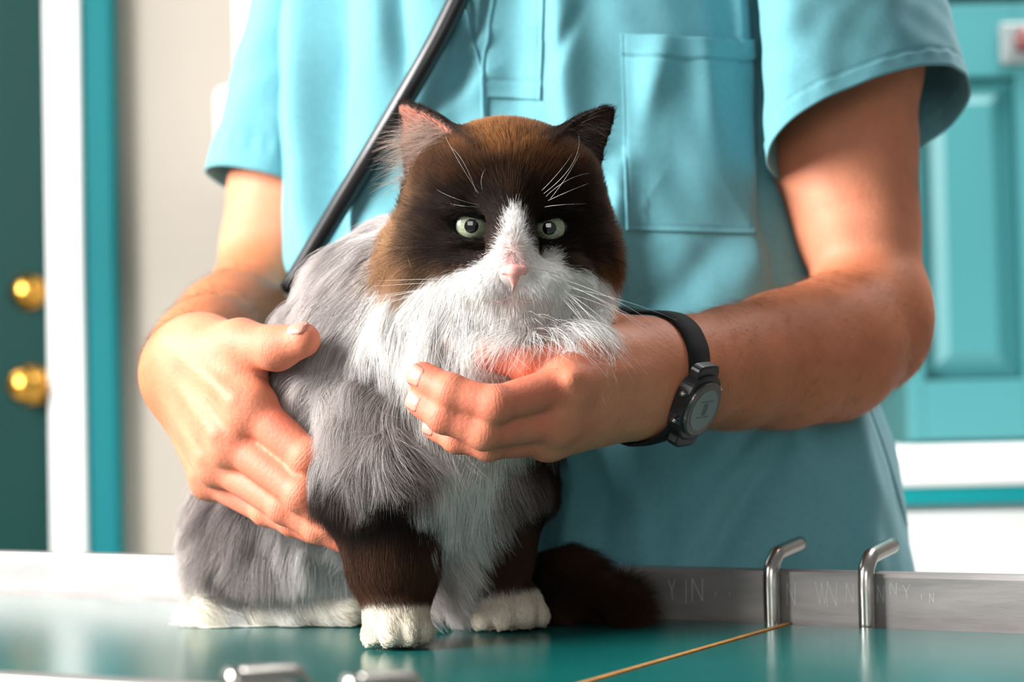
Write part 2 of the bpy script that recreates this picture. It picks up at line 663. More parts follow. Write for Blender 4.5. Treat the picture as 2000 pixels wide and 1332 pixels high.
def tbox(name, s0, s1, n0, n1, z0, z1, mat, parent=tbl, bevel=0.0):
    bm = bmesh.new()
    c = T((s0 + s1) / 2, (n0 + n1) / 2, (z0 + z1) / 2)
    add_box(bm, Matrix.Translation(c) @ RT, s1 - s0, n1 - n0, z1 - z0, bevel)
    return bm_obj(name, bm, mat, parent)


TZ = TABLE_Z
tbox('pan', S0, S1, NF, NB, TZ - 0.022, TZ - 0.0075, m_steel)
tbox('back_rail', S0, S1, NB, NB + 0.014, TZ - 0.022, TZ + RIM, m_steel, tbl, 0.003)
tbox('front_rail', S0, S1, NF - 0.014, NF, TZ - 0.022, TZ + 0.0265, m_steel, tbl, 0.003)
tbox('end_rail', S0 - 0.014, S0, NF - 0.014, NB + 0.014, TZ - 0.022, TZ + RIM, m_steel, tbl, 0.003)
tbox('end_rail', S1, S1 + 0.014, NF - 0.014, NB + 0.014, TZ - 0.022, TZ + RIM, m_steel, tbl, 0.003)
sa = on_z(1565, 1217, TZ) @ E1
sb = on_z(1120, 1332, TZ) @ E1
SE = (sa + sb) / 2
for (a, b, nb) in ((S0 + 0.004, SE - 0.0022, NB - 0.010), (SE + 0.0022, S1 - 0.004, NB - 0.016)):
    pnl = tbox('top_panel', a, b, NF + 0.004, nb, TZ - 0.007, TZ, m_mat, tbl, 0.0012)
    tbox('edge_band', a, b, nb, nb + 0.0022, TZ - 0.007, TZ - 0.0004, m_cream if a < SE else m_grey, pnl)
tbox('seam_strip', SE - 0.0021, SE + 0.0021, NF + 0.004, NB - 0.010, TZ - 0.007, TZ + 0.0006, m_matedge)
tbox('underframe', S0 + 0.2, S1 - 0.2, NF + 0.08, NB - 0.08, TZ - 0.10, TZ - 0.023, m_grey, tbl, 0.01)
tbox('pedestal', (S0 + S1) / 2 - 0.14, (S0 + S1) / 2 + 0.14, NF + 0.14, NB - 0.14, 0.06, TZ - 0.10, m_grey, tbl, 0.02)
tbox('foot_plate', (S0 + S1) / 2 - 0.40, (S0 + S1) / 2 + 0.40, NF + 0.05, NB - 0.05, 0.0, 0.06, m_grey, tbl, 0.02)


def hook(px, py, back=True):
    sg = 1 if back else -1
    n0 = NB - 0.0062 if back else NF + 0.0062
    # where along the rail
    d = _r * (px - 1000) / F_PX - _u * (py - 666) / F_PX + _fw
    k = (n0 - CAM @ EN) / (d @ EN)
    s = (CAM + d * k) @ E1
    r = 0.0050
    zt = TZ + (RIM + 0.007 if back else 0.029)
    pts = [T(s, n0, TZ - 0.006), T(s, n0, TZ + 0.012), T(s, n0, zt - 0.014), T(s, n0 + sg * 0.0016, zt - 0.005), T(s, n0 + sg * 0.008, zt + 0.001),
           T(s, n0 + sg * 0.016, zt + 0.003), T(s, n0 + sg * 0.050, zt + 0.006)]
    return tube('tie_hook', pts, r, m_rod, tbl, 18, 48)


hook(1507, 1170)
hook(1692, 1175)
hook(597, 1312, False)
hook(822, 1322, False)

# scratches left on the back rail: short bright strokes
bm = bmesh.new()
strokes = []
for (cx, cy, w, hgt, kind) in ((1312, 1152, 14, 40, 'Y'), (1340, 1156, 4, 44, 'I'), (1362, 1152, 20, 44, 'N'), (1398, 1160, 4, 6, 'I'), (1425, 1160, 4, 6, 'I'),
                               (1545, 1160, 16, 44, 'N'), (1605, 1158, 26, 44, 'W'), (1625, 1160, 18, 50, 'N'), (1660, 1158, 14, 40, 'N'),
                               (1720, 1160, 12, 34, 'N'), (1745, 1150, 12, 24, 'N'), (1770, 1155, 14, 26, 'Y'), (1800, 1165, 4, 10, 'I'), (1820, 1168, 8, 20, 'N')):
    x0, x1, y0, y1 = cx - w / 2, cx + w / 2, cy - hgt / 2, cy + hgt / 2
    if kind == 'Y':
        strokes += [((x0, y0), (cx, cy)), ((x1, y0), (cx, cy)), ((cx, cy), (cx + 2, y1))]
    elif kind == 'I':
        strokes += [((cx, y0), (cx, y1))]
    elif kind == 'N':
        strokes += [((x0, y1), (x0, y0)), ((x0, y0), (x1, y1)), ((x1, y1), (x1, y0))]
    elif kind == 'W':
        strokes += [((x0, y0), (cx - 3, y1)), ((cx - 3, y1), (cx, y0)), ((cx, y0), (cx + 6, y1)), ((cx + 6, y1), (x1, y0))]


def on_rail(px, py, n):
    d = _r * (px - 1000) / F_PX - _u * (py - 666) / F_PX + _fw
    return CAM + d * ((n - CAM @ EN) / (d @ EN))


for (a, b) in strokes:
    p, q = on_rail(*a, NB), on_rail(*b, NB)
    L = np.linalg.norm(q - p)
    e = (q - p) / L
    side = np.cross(e, EN)
    Mx = Matrix(((e[0], EN[0], side[0]), (e[1], EN[1], side[1]), (e[2], EN[2], side[2]))).to_4x4()
    add_box(bm, Matrix.Translation((p + q) / 2) @ Mx, L, 0.0003, 0.00035)
sc = bm_obj('scratches', bm, m_scratch, tbl)
sc['kind'] = 'stuff'
sc['label'] = 'bright scratched strokes like rough letters on the steel rail'


# ------------------------------------------------------------------ the person behind the table
m_skin = material('skin', lin(214, 146, 112), 0.56, 0, 0.3, attr='col', sss=0.12, sss_rad=(0.008, 0.003, 0.0015), noise=(70, 0.07, (1, 1, 1)), bump=(420, 0.00035, (1, 1, 1)))
m_nail = material('nail', lin(206, 140, 122), 0.35, 0, 0.5, coat=0.3)
m_cloth = material('teal_cotton', lin(97, 157, 167), 0.8, 0, 0.25, noise=(240, 0.05, (1, 1, 1)), bump=(900, 0.00012, (1, 1, 1)), sheen=0.15)
m_stitch = material('pale_thread', lin(150, 208, 214), 0.8)
m_tr = material('teal_trouser_cotton', lin(60, 128, 140), 0.85, noise=(200, 0.05, (1, 1, 1)))
m_arm_hair = material('arm_hair', lin(150, 96, 50), 0.5, 0, 0.4, attr='col')

TYAW = math.radians(20)
TE = np.array([math.cos(TYAW), -math.sin(TYAW), 0.0])       # across the chest
TN = np.array([math.sin(TYAW), math.cos(TYAW), 0.0])        # towards the back
TC = np.array([0.055, 1.533, 0.0])


def mix3(a, b, t):
    return np.array(a)[None] * (1 - t[:, None]) + np.array(b)[None] * t[:, None]


# arm and hand that reach in from the right of the picture, the fingers under the cat's chest
armA = chain([(1640, -150, 1.47, 0.055), (1648, 120, 1.445, 0.052), (1648, 300, 1.43, 0.0475), (1672, 430, 1.42, 0.0395), (1700, 560, 1.405, 0.037)])
elbowA = [Ell(P(1706, 640, 1.40), (0.034, 0.034, 0.040))]
foreA = chain([(1690, 640, 1.385, 0.041), (1620, 682, 1.355, 0.0435), (1530, 702, 1.32, 0.0405), (1430, 718, 1.28, 0.0345), (1340, 728, 1.245, 0.0305), (1270, 738, 1.22, 0.0275)])
fist = [(1262, 705, 1.215), (1258, 765, 1.215)]
MCPa = {'i': (1140, 690, 1.170), 'm': (1108, 752, 1.150), 'r': (1085, 818, 1.155), 'p': (1070, 856, 1.170)}
palmA = [Cap(P(1258, 706, 1.212), P(*MCPa['i']), 0.023, 0.0145), Cap(P(1262, 732, 1.208), P(*MCPa['m']), 0.023, 0.0148),
         Cap(P(1262, 762, 1.210), P(*MCPa['r']), 0.0215, 0.0140), Cap(P(1256, 785, 1.215), P(*MCPa['p']), 0.018, 0.0125)]
fingersA = [
    chain([(*MCPa['i'], 0.0122), (1030, 712, 1.160, 0.0100), (950, 690, 1.162, 0.0092), (886, 662, 1.170, 0.0084)]),
    chain([(*MCPa['m'], 0.0122), (966, 790, 1.121, 0.0099), (880, 765, 1.125, 0.0094), (826, 737, 1.136, 0.0088)]),
    chain([(*MCPa['r'], 0.0114), (945, 845, 1.128, 0.0092), (866, 814, 1.129, 0.0088), (822, 786, 1.138, 0.0083)]),
    chain([(*MCPa['p'], 0.0102), (955, 868, 1.146, 0.0086), (893, 856, 1.150, 0.0080), (850, 836, 1.158, 0.0072)]),
]
thumbA = chain([(1230, 680, 1.225, 0.018), (1160, 640, 1.23, 0.0145), (1090, 600, 1.245, 0.0115), (1040, 570, 1.262, 0.0095)])

# arm and hand on the left of the picture, cupping the cat's flank
armB = chain([(660, -150, 1.63, 0.045), (590, 200, 1.63, 0.044), (560, 370, 1.62, 0.0425), (536, 480, 1.60, 0.038), (512, 570, 1.57, 0.036)])
foreB = chain([(505, 610, 1.56, 0.040), (455, 655, 1.46, 0.0405), (408, 695, 1.36, 0.035), (378, 715, 1.295, 0.0295)])
MCPb = {'i': (490, 796, 1.214), 'm': (456, 862, 1.224), 'r': (428, 905, 1.244), 'p': (412, 936, 1.268)}
palmB = [Cap(P(385, 690, 1.262), P(*MCPb['i']), 0.024, 0.0148), Cap(P(372, 716, 1.268), P(*MCPb['m']), 0.023, 0.0146),
         Cap(P(362, 742, 1.28), P(*MCPb['r']), 0.0215, 0.0138), Cap(P(358, 760, 1.295), P(*MCPb['p']), 0.019, 0.0125),
         Cap(P(410, 690, 1.250), P(470, 720, 1.232), 0.020, 0.0150)]
fingersB = [
    chain([(*MCPb['i'], 0.0126), (600, 893, 1.197, 0.0104), (655, 950, 1.207, 0.0095), (690, 990, 1.217, 0.0085)]),
    chain([(*MCPb['m'], 0.0122), (590, 965, 1.196, 0.0104), (650, 1016, 1.199, 0.0095), (690, 1050, 1.206, 0.0085)]),
    chain([(*MCPb['r'], 0.0114), (556, 990, 1.211, 0.0098), (622, 1030, 1.205, 0.0090), (674, 1056, 1.203, 0.0078)]),
    chain([(*MCPb['p'], 0.0104), (520, 998, 1.238, 0.0086), (572, 1020, 1.226, 0.0080), (612, 1040, 1.220, 0.0072)]),
]
thumbB = chain([(405, 690, 1.250, 0.0190), (470, 672, 1.226, 0.0145), (540, 680, 1.204, 0.0125), (592, 664, 1.194, 0.0102)])
knobsA = [Ell(P(*MCPa[k]), (r, r, r)) for k, r in (('i', 0.0142), ('m', 0.0144), ('r', 0.0134), ('p', 0.0118))]
knobsB = [Ell(P(*MCPb[k]), (r, r, r)) for k, r in (('i', 0.0152), ('m', 0.0142), ('r', 0.0134), ('p', 0.0120))]
jointsA = [Ell(f[0].b, (f[0].rb * 1.05,) * 3) for f in fingersA] + [Ell(f[1].b, (f[1].rb * 1.02,) * 3) for f in fingersA]
jointsB = [Ell(f[0].b, (f[0].rb * 1.05,) * 3) for f in fingersB] + [Ell(f[1].b, (f[1].rb * 1.02,) * 3) for f in fingersB]

body_f = Field()
torso = [Ell(TC - TE * 0.034 + (0, 0, 1.24), (0.165, 0.115, 0.22), np.array([TE, TN, (0, 0, 1)])), Ell(TC + (0, 0, 0.98), (0.17, 0.11, 0.18), np.array([TE, TN, (0, 0, 1)])),
         Cap(TC + (0, 0, 1.40), TC + (0, 0, 1.58), 0.075, 0.055), Cap(TC - TE * 0.16 + (0, 0, 1.40), TC + TE * 0.13 + (0, 0, 1.40), 0.055, 0.055)]
body_f.add(torso, 0.06, 0.0)
body_f.add(armA, 0.02, 0.03)
body_f.add(elbowA, 0.02, 0.025)
body_f.add(foreA, 0.02, 0.022)
body_f.add(armB, 0.02, 0.03)
body_f.add(foreB, 0.02, 0.022)
handA, handB = Field(), Field()
tendA = [Cap(p.a + nd * (p.ra - 0.0012), p.b + nd * (p.rb - 0.0002), 0.0028, 0.0030) for p, nd in zip(palmA, [np.array((0.10, -0.97, 0.2))] * 4)]
nB = np.array((-0.62, -0.70, 0.35))
tendB = [Cap(p.a + nB * (p.ra - 0.0012), p.b + nB * (p.rb - 0.0002), 0.0028, 0.0032) for p in palmB[:4]]
for hf, palm, knobs, fingers, joints, thumb in ((handA, palmA, knobsA, fingersA, jointsA, thumbA), (handB, palmB, knobsB, fingersB, jointsB, thumbB)):
    for fld in (hf, body_f):
        fld.add(palm, 0.016, 0.022)
        fld.add(knobs, 0.004, 0.007)
        fld.add(tendA if hf is handA else tendB, 0.003, 0.007)
        for q in fingers:
            fld.add(q + [j for j in joints if min(np.linalg.norm(j.c - c.b) for c in q) < 1e-6], 0.003, 0.0036)
        fld.add(thumb, 0.006, 0.009)

person = empty('person', (TC[0], TC[1], 0.0), 'person in a teal short-sleeved scrub shirt holding the cat with both hands', 'person')
Vb, Qb = grow_surface(body_f, 0.0017)
body = np_mesh('body', Vb, Qb, m_skin, person)
# colour of the skin: browner forearms, red knuckles and finger ends
base = np.array(lin(208, 134, 102))
c = np.repeat(base[None], len(Vb), 0)
brown = np.array(lin(178, 102, 62))
dfore = np.minimum(np.min([s(Vb) for s in foreA], 0), np.min([s(Vb) for s in foreB[:3]], 0) - 0.01)
darm = np.min([s(Vb) for s in armA + armB], 0)
t = np.clip(sstep(0.02, -0.004, dfore) * 0.75, 0, 1)
c = c * (1 - t[:, None]) + brown * t[:, None]
red = np.array(lin(208, 92, 76))
tr = np.zeros(len(Vb))
for k in [e.c for e in knobsA + knobsB]:
    tr = np.maximum(tr, 0.55 * np.exp(-(np.linalg.norm(Vb - k, axis=1) / 0.017) ** 2))
for q in fingersA + fingersB:
    for s, a in ((q[0], 0.42), (q[1], 0.40), (q[2], 0.5)):
        tr = np.maximum(tr, a * sstep(0.006, -0.001, s(Vb)))
for s in (thumbB[2], thumbB[1]):
    tr = np.maximum(tr, 0.32 * sstep(0.006, -0.001, s(Vb)))
tr += 0.10 * wavy(Vb, 30, 3)
c = c * (1 - np.clip(tr, 0, 1)[:, None]) + red * np.clip(tr, 0, 1)[:, None]
point_colours(body, np.clip(c, 0, 1))


def crease_relief(mt, spots):
    """fine parallel skin folds across the back of each knuckle, added to the skin's relief"""
    nt = mt.node_tree
    bp = next(n_ for n_ in nt.nodes if n_.type == 'BUMP')
    src = bp.inputs['Height'].links[0].from_socket
    geo = nt.nodes.new('ShaderNodeTexCoord')
    total = src

    def math_(op, a, b=None):
        m_ = nt.nodes.new('ShaderNodeMath')
        m_.operation = op
        for k_, v_ in enumerate((a, b)):
            if v_ is None:
                continue
            if hasattr(v_, 'is_linked'):
                nt.links.new(v_, m_.inputs[k_])
            else:
                m_.inputs[k_].default_value = v_
        return m_.outputs[0]
    for c_, e_, r_, amp in spots:
        sb_ = nt.nodes.new('ShaderNodeVectorMath')
        sb_.operation = 'SUBTRACT'
        nt.links.new(geo.outputs['Object'], sb_.inputs[0])
        sb_.inputs[1].default_value = tuple(c_)
        dt = nt.nodes.new('ShaderNodeVectorMath')
        dt.operation = 'DOT_PRODUCT'
        nt.links.new(sb_.outputs[0], dt.inputs[0])
        dt.inputs[1].default_value = tuple(e_)
        ln_ = nt.nodes.new('ShaderNodeVectorMath')
        ln_.operation = 'LENGTH'
        nt.links.new(sb_.outputs[0], ln_.inputs[0])
        wobble = math_('ADD', math_('MULTIPLY', dt.outputs['Value'], 1500.0), math_('MULTIPLY', src, 5.0))
        si = math_('ABSOLUTE', math_('SINE', wobble))
        g = math_('EXPONENT', math_('MULTIPLY', math_('POWER', math_('DIVIDE', dt.outputs['Value'], 0.0042), 2.0), -1.0))
        g2 = math_('EXPONENT', math_('MULTIPLY', math_('POWER', math_('DIVIDE', ln_.outputs['Value'], r_ * 1.25), 4.0), -1.0))
        total = math_('ADD', total, math_('MULTIPLY', math_('MULTIPLY', math_('MULTIPLY', si, g), g2), amp))
    nt.links.new(total, bp.inputs['Height'])


spots = []
for q in fingersA + fingersB:
    for k_, amp in ((0, 0.8), (1, 0.5)):
        e_ = q[k_ + 1].b - q[k_].a
        spots.append((q[k_].b, e_ / np.linalg.norm(e_), q[k_].rb, amp))
e_ = thumbB[2].b - thumbB[1].a
spots.append((thumbB[1].b, e_ / np.linalg.norm(e_), thumbB[1].rb, 1.0))
crease_relief(m_skin, spots)


def nail(finger, dorsal, ln=0.0125, wd=0.0066, back=0.0010):
    """a curved plate lying on the back of the last finger joint"""
    a, b, r = finger[-1].a, finger[-1].b, finger[-1].rb
    e = (b - a) / np.linalg.norm(b - a)
    d = np.array(dorsal, float)
    d -= e * (d @ e)
    d /= np.linalg.norm(d)
    w = np.cross(e, d)
    V, F = [], []
    nu, nv = 9, 9
    for i in range(nu):
        u = i / (nu - 1)
        for j in range(nv):
            v = j / (nv - 1) * 2 - 1
            ww = wd * (1 - 0.55 * max(0, (abs(u - 0.5) - 0.28) / 0.22) ** 2)
            ang = v * ww / r
            rr = r + 0.0005 + 0.0004 * (u - 0.3) - 0.0006 * (abs(u - 0.5) > 0.45) - 0.0006 * (abs(v) > 0.95)
            pos = b + e * (back + r * 0.62 - ln + ln * u)
            drop = max(0.0, (u - 0.35)) ** 2 * r * 0.55
            V.append(pos + d * (rr * math.cos(ang) - drop) + w * rr * math.sin(ang))
    for i in range(nu - 1):
        for j in range(nv - 1):
            F.append((i * nv + j, i * nv + j + 1, (i + 1) * nv + j + 1, (i + 1) * nv + j))
    o = mesh_of('fingernail', V, F, m_nail, body)
    o.modifiers.new('thickness', 'SOLIDIFY').thickness = 0.0006
    return o


nail(thumbB, (-0.35, -0.45, 0.85), 0.0135, 0.0072)
nail(fingersA[0], (-0.25, -0.9, 0.25), 0.0118, 0.0062)
nail(fingersA[1], (-0.35, -0.95, 0.05), 0.0122, 0.0066)
nail(fingersA[2], (-0.35, -0.95, 0.0), 0.0115, 0.0062)
nail(fingersA[3], (-0.3, -0.95, 0.0), 0.0100, 0.0052)

# ------------------------------------------------------------------ fine hair on the forearms


def sample_surface(V, Q, n, weight=None):
    a, b, cc, d = V[Q[:, 0]], V[Q[:, 1]], V[Q[:, 2]], V[Q[:, 3]]
    nr = np.cross(cc - a, d - b)
    ar = np.linalg.norm(nr, axis=1)
    w = ar.copy()
    if weight is not None:
        w *= weight((a + b + cc + d) / 4)
    w /= w.sum()
    ix = rng.choice(len(Q), n, p=w)
    u, v = rng.random(n)[:, None], rng.random(n)[:, None]
    p = a[ix] * (1 - u) * (1 - v) + b[ix] * u * (1 - v) + cc[ix] * u * v + d[ix] * (1 - u) * v
    nn = nr[ix] / (ar[ix][:, None] + 1e-12)
    return p, nn


def w_arm(p):
    da = np.min([s(p) for s in foreA], 0)
    db = np.min([s(p) for s in foreB], 0)
    h1 = np.min([s(p) for s in palmA + palmB], 0)
    return np.maximum(sstep(0.008, 0.0, da), sstep(0.008, 0.0, db) * 1.2) + 0.12 * sstep(0.006, 0, h1) + 1e-6


hp, hn = sample_surface(Vb, Qb, 9000, w_arm)
to_hand = np.where((hp[:, 0] > -0.02)[:, None], np.array([-0.85, -0.35, -0.55]), np.array([0.1, -0.8, -0.6]))
to_hand = to_hand + rng.normal(0, 0.35, hp.shape)
tt = to_hand - hn * (to_hand * hn).sum(1)[:, None]
tt /= np.linalg.norm(tt, axis=1)[:, None]
L = rng.uniform(0.005, 0.012, len(hp))
s = np.linspace(0, 1, 5)
lift = rng.uniform(0.35, 0.75, len(hp))
pts = hp[:, None] + (L[:, None] * s)[..., None] * tt[:, None] + (L[:, None] * lift[:, None] * (s - 0.55 * s * s))[..., None] * hn[:, None]
rad = np.repeat((0.00006 * (1 - 0.8 * s))[None], len(hp), 0)
hc = np.array(lin(150, 100, 56))[None] * rng.uniform(0.6, 1.5, len(hp))[:, None]
o = strands('arm_hair', pts, rad, hc, m_arm_hair, body)
o['kind'] = 'stuff'

# ------------------------------------------------------------------ the scrub shirt
def proj(p):
    q = p - CAM
    dz = q @ _fw
    return 1000 + F_PX * (q @ _r) / dz, 666 - F_PX * (q @ _u) / dz


def fold(px, py, line, amp, w, w2=None):
    """a soft ridge (amp > 0) or valley along a line given where the photo shows it; w2: width on its other side"""
    out = np.zeros(px.shape)
    ln = np.array(line, float)
    seg = np.diff(ln, axis=0)
    sl = np.linalg.norm(seg, axis=1)
    tot = sl.sum()
    acc = 0
    best = np.full(px.shape, 1e9)
    sgn = np.zeros(px.shape)
    tpos = np.zeros(px.shape)
    for i in range(len(seg)):
        t = np.clip(((px - ln[i, 0]) * seg[i, 0] + (py - ln[i, 1]) * seg[i, 1]) / sl[i] ** 2, 0, 1)
        dx, dy = px - ln[i, 0] - t * seg[i, 0], py - ln[i, 1] - t * seg[i, 1]
        d = np.hypot(dx, dy)
        cr = seg[i, 0] * dy - seg[i, 1] * dx
        mk = d < best
        best = np.where(mk, d, best)
        sgn = np.where(mk, np.sign(cr), sgn)
        tpos = np.where(mk, (acc + t * sl[i]) / tot, tpos)
        acc += sl[i]
    ww = np.where(sgn > 0, w, w if w2 is None else w2)
    fade = 0.35 + 0.65 * np.sin(np.clip(tpos, 0.02, 0.98) * math.pi) ** 0.6
    return amp * np.exp(-(best / ww) ** 2) * fade


NT, NZ = 520, 360
th = np.linspace(0, 2 * math.pi, NT, endpoint=False)
zz = np.linspace(0.80, 1.50, NZ)
zk = [0.80, 0.90, 1.00, 1.10, 1.20, 1.30, 1.38, 1.44, 1.48, 1.50]
ak = [0.240, 0.240, 0.232, 0.215, 0.200, 0.196, 0.192, 0.170, 0.125, 0.085]
bk = [0.152, 0.154, 0.152, 0.148, 0.146, 0.146, 0.138, 0.120, 0.095, 0.078]
sk = [0.000, 0.000, -0.004, -0.018, -0.032, -0.036, -0.030, -0.02, -0.01, 0.0]
az, bz = np.interp(zz, zk, ak), np.interp(zz, zk, bk)
ker = np.hanning(41)
ker /= ker.sum()
az = np.convolve(np.pad(az, 20, 'edge'), ker, 'valid')
bz = np.convolve(np.pad(bz, 20, 'edge'), ker, 'valid')
sz = np.convolve(np.pad(np.interp(zz, zk, sk), 20, 'edge'), ker, 'valid')
e = 2.35
cx = np.sign(np.cos(th)) * np.abs(np.cos(th)) ** (2 / e)
sy = np.sign(np.sin(th)) * np.abs(np.sin(th)) ** (2 / e)
V = (TC[None, None] + (sz[:, None] + az[:, None] * cx)[..., None] * TE + (bz[:, None] * sy)[..., None] * TN)
V[..., 2] = zz[:, None]
V = V.reshape(-1, 3)
nrm = (cx / 1.0)[:, None] * TE * 0.62 + sy[:, None] * TN
nrm /= np.linalg.norm(nrm, axis=1)[:, None]
nrm = np.tile(nrm, (NZ, 1))
px, py = proj(V)
front = sstep(0.15, -0.15, nrm @ TN)
D = np.zeros(len(V))
for ln, amp, w, w2 in (
    (((655, -150), (650, 120), (640, 300), (652, 560)), -0.0190, 32, 26),
    (((594, -150), (588, 150), (592, 350), (604, 560)), 0.0130, 17, 20),
    (((735, -150), (735, 150), (730, 420)), 0.0090, 46, 46),
    (((775, -160), (780, 60), (792, 170)), -0.0085, 20, 22),
    (((845, -150), (840, 120), (800, 330)), 0.0050, 40, 50),
    (((918, -80), (905, 120), (880, 240)), -0.0065, 20, 26),
    (((950, 140), (880, 215), (780, 330)), 0.0045, 16, 24),
    (((955, 60), (915, 95)), 0.0030, 12, 14),
    (((1000, -100), (1010, 150), (1010, 330)), -0.0060, 48, 48),
    (((1090, -120), (1092, 60), (1108, 250), (1170, 330)), 0.0130, 24, 44),
    (((1062, 60), (1082, 130), (1130, 20)), -0.003, 14, 14),
    (((1215, 330), (1200, 430), (1215, 620)), 0.0110, 24, 34),
    (((1265, 470), (1270, 620), (1290, 780)), -0.0060, 44, 60),
    (((1430, -120), (1444, 40), (1446, 110)), 0.0050, 9, 14),
    (((1478, -120), (1490, 120), (1492, 420), (1520, 560)), -0.0120, 16, 26),
    (((1400, 480), (1340, 560), (1240, 600)), -0.0050, 34, 34),
    (((1500, 480), (1420, 600)), 0.0040, 40, 40),
    (((1100, 830), (1120, 950), (1095, 1090)), 0.0110, 20, 26),
    (((1165, 850), (1185, 980), (1170, 1120)), -0.0040, 20, 26),
    (((1230, 850), (1245, 980), (1260, 1150)), 0.0045, 26, 30),
    (((1520, 880), (1440, 1000), (1370, 1120)), -0.0085, 24, 34),
    (((1480, 850), (1400, 940), (1320, 1080)), 0.0070, 34, 40),
    (((1690, 760), (1740, 900), (1790, 1100)), -0.0035, 10, 12),
    (((1660, 800), (1690, 950), (1700, 1130)), 0.0060, 40, 26),
    (((1775, 830), (1800, 960), (1795, 1130)), 0.0060, 22, 26),
    (((1600, 860), (1570, 1000), (1560, 1130)), 0.0050, 46, 46),
    (((1060, 960), (1050, 1100)), -0.0050, 16, 20),
):
    D += fold(px, py, ln, amp, w, w2)
D = D * front + 0.0022 * wavy(V * (1, 1, 0.45), 9, 21) + 0.0009 * wavy(V * (1, 1, 0.6), 26, 22)
V = V + nrm * D[:, None]
i = np.arange(NZ - 1)[:, None] * NT + np.arange(NT)[None]
i2 = np.arange(NZ - 1)[:, None] * NT + (np.arange(NT)[None] + 1) % NT
Q = np.stack([i, i2, i2 + NT, i + NT], -1).reshape(-1, 4)
shirt = np_mesh('shirt', V, Q, m_cloth, person)
md = shirt.modifiers.new('thickness', 'SOLIDIFY')
md.thickness = 0.0012
bvh_shirt = BVHTree.FromPolygons([tuple(v) for v in V], [tuple(q) for q in Q])


def hit_shirt(px, py, off=0.0):
    d = Vector(_r * (px - 1000) / F_PX - _u * (py - 666) / F_PX + _fw).normalized()
    loc, n, ix, ds = bvh_shirt.ray_cast(Vector(CAM), d)
    if loc is None:
        return None
    if n.dot(d) > 0:
        n = -n
    return np.array(loc + n * off)


def patch(name, corners, nu, nv, off, mat, parent, thick=0.0012, bow=None):
    """a piece of cloth sewn on the shirt; corners (tl, tr, br, bl) where the photo shows them"""
    tl, tr, br, bl = [np.array(q, float) for q in corners]
    Vp, Fp = [], []
    for j in range(nv):
        v = j / (nv - 1)
        for i in range(nu):
            u = i / (nu - 1)
            q = (tl * (1 - u) + tr * u) * (1 - v) + (bl * (1 - u) + br * u) * v
            if bow:
                q = q + bow(u, v)
            e = min(u, 1 - u, 1 - v) * 14
            o = off * min(1, 0.35 + e) if not callable(off) else off(u, v)
            h = hit_shirt(q[0], q[1], o)
            Vp.append(h)
    for j in range(nv - 1):
        for i in range(nu - 1):
            a = j * nu + i
            Fp.append((a, a + nu, a + nu + 1, a + 1))
    o = mesh_of(name, Vp, Fp, mat, parent)
    o.modifiers.new('thickness', 'SOLIDIFY').thickness = thick
    return o


def pocket_off(u, v):
    ed = min(u, 1 - u, 1 - v)
    base = 0.0016 + 0.0050 * sstep(0.0, 0.35, np.array(ed)) * (1 - 0.35 * v)
    hem = -0.0011 * math.exp(-((v - 0.115) / 0.010) ** 2) + (0.0012 if v < 0.11 else 0)
    st = -0.0006 * math.exp(-((ed - 0.025) / 0.006) ** 2)
    fold1 = 0.006 * math.exp(-(((u - 0.22) + 0.30 * (v - 0.25)) / 0.10) ** 2) * math.exp(-((v - 0.22) / 0.22) ** 2)
    fold2 = 0.005 * math.exp(-(((u - 0.62) - 0.18 * (v - 0.3)) / 0.09) ** 2) * math.exp(-((v - 0.2) / 0.25) ** 2)
    bag = -0.004 * math.exp(-((u - 0.35) / 0.2) ** 2 - ((v - 0.55) / 0.2) ** 2)
    return float(base + hem + st + fold1 + fold2 + bag)


pocket = patch('pocket', ((1212, 66), (1477, 78), (1474, 458), (1222, 450)), 90, 110, pocket_off, m_cloth, shirt, 0.0014,
               lambda u, v: np.array([0, 6 * math.sin(u * math.pi) * (1 - v)]) if v < 0.9 else np.array([0, 0]))
facing = patch('neck_facing', ((962, -90), (1068, -90), (1058, 196), (948, 190)), 40, 80,
               lambda u, v: 0.0020 - 0.0010 * math.exp(-((u - 0.93) / 0.02) ** 2) - 0.0010 * math.exp(-((v - 0.88) / 0.012) ** 2), m_cloth, shirt)


def seam(name, line, r, n, mat=None, off=0.0012):
    pts = [hit_shirt(a, b, off) for a, b in smooth_path([(x, y, 0) for x, y in line], n)[:, :2]]
    pts = [q for q in pts if q is not None]
    return tube(name, pts, r, mat or m_cloth, shirt, 8, 0)


seam('neck_piping', ((975, -90), (962, 10), (949, 95), (944, 140), (943, 180), (946, 240)), 0.0014, 40, None, 0.0022)
seam('neck_piping', ((890, -90), (910, 20), (932, 100), (942, 142)), 0.0012, 30, None, 0.0016)
seam('side_seam', ((1688, 770), (1728, 880), (1764, 1000), (1796, 1110)), 0.0007, 40, m_tr, 0.0002)

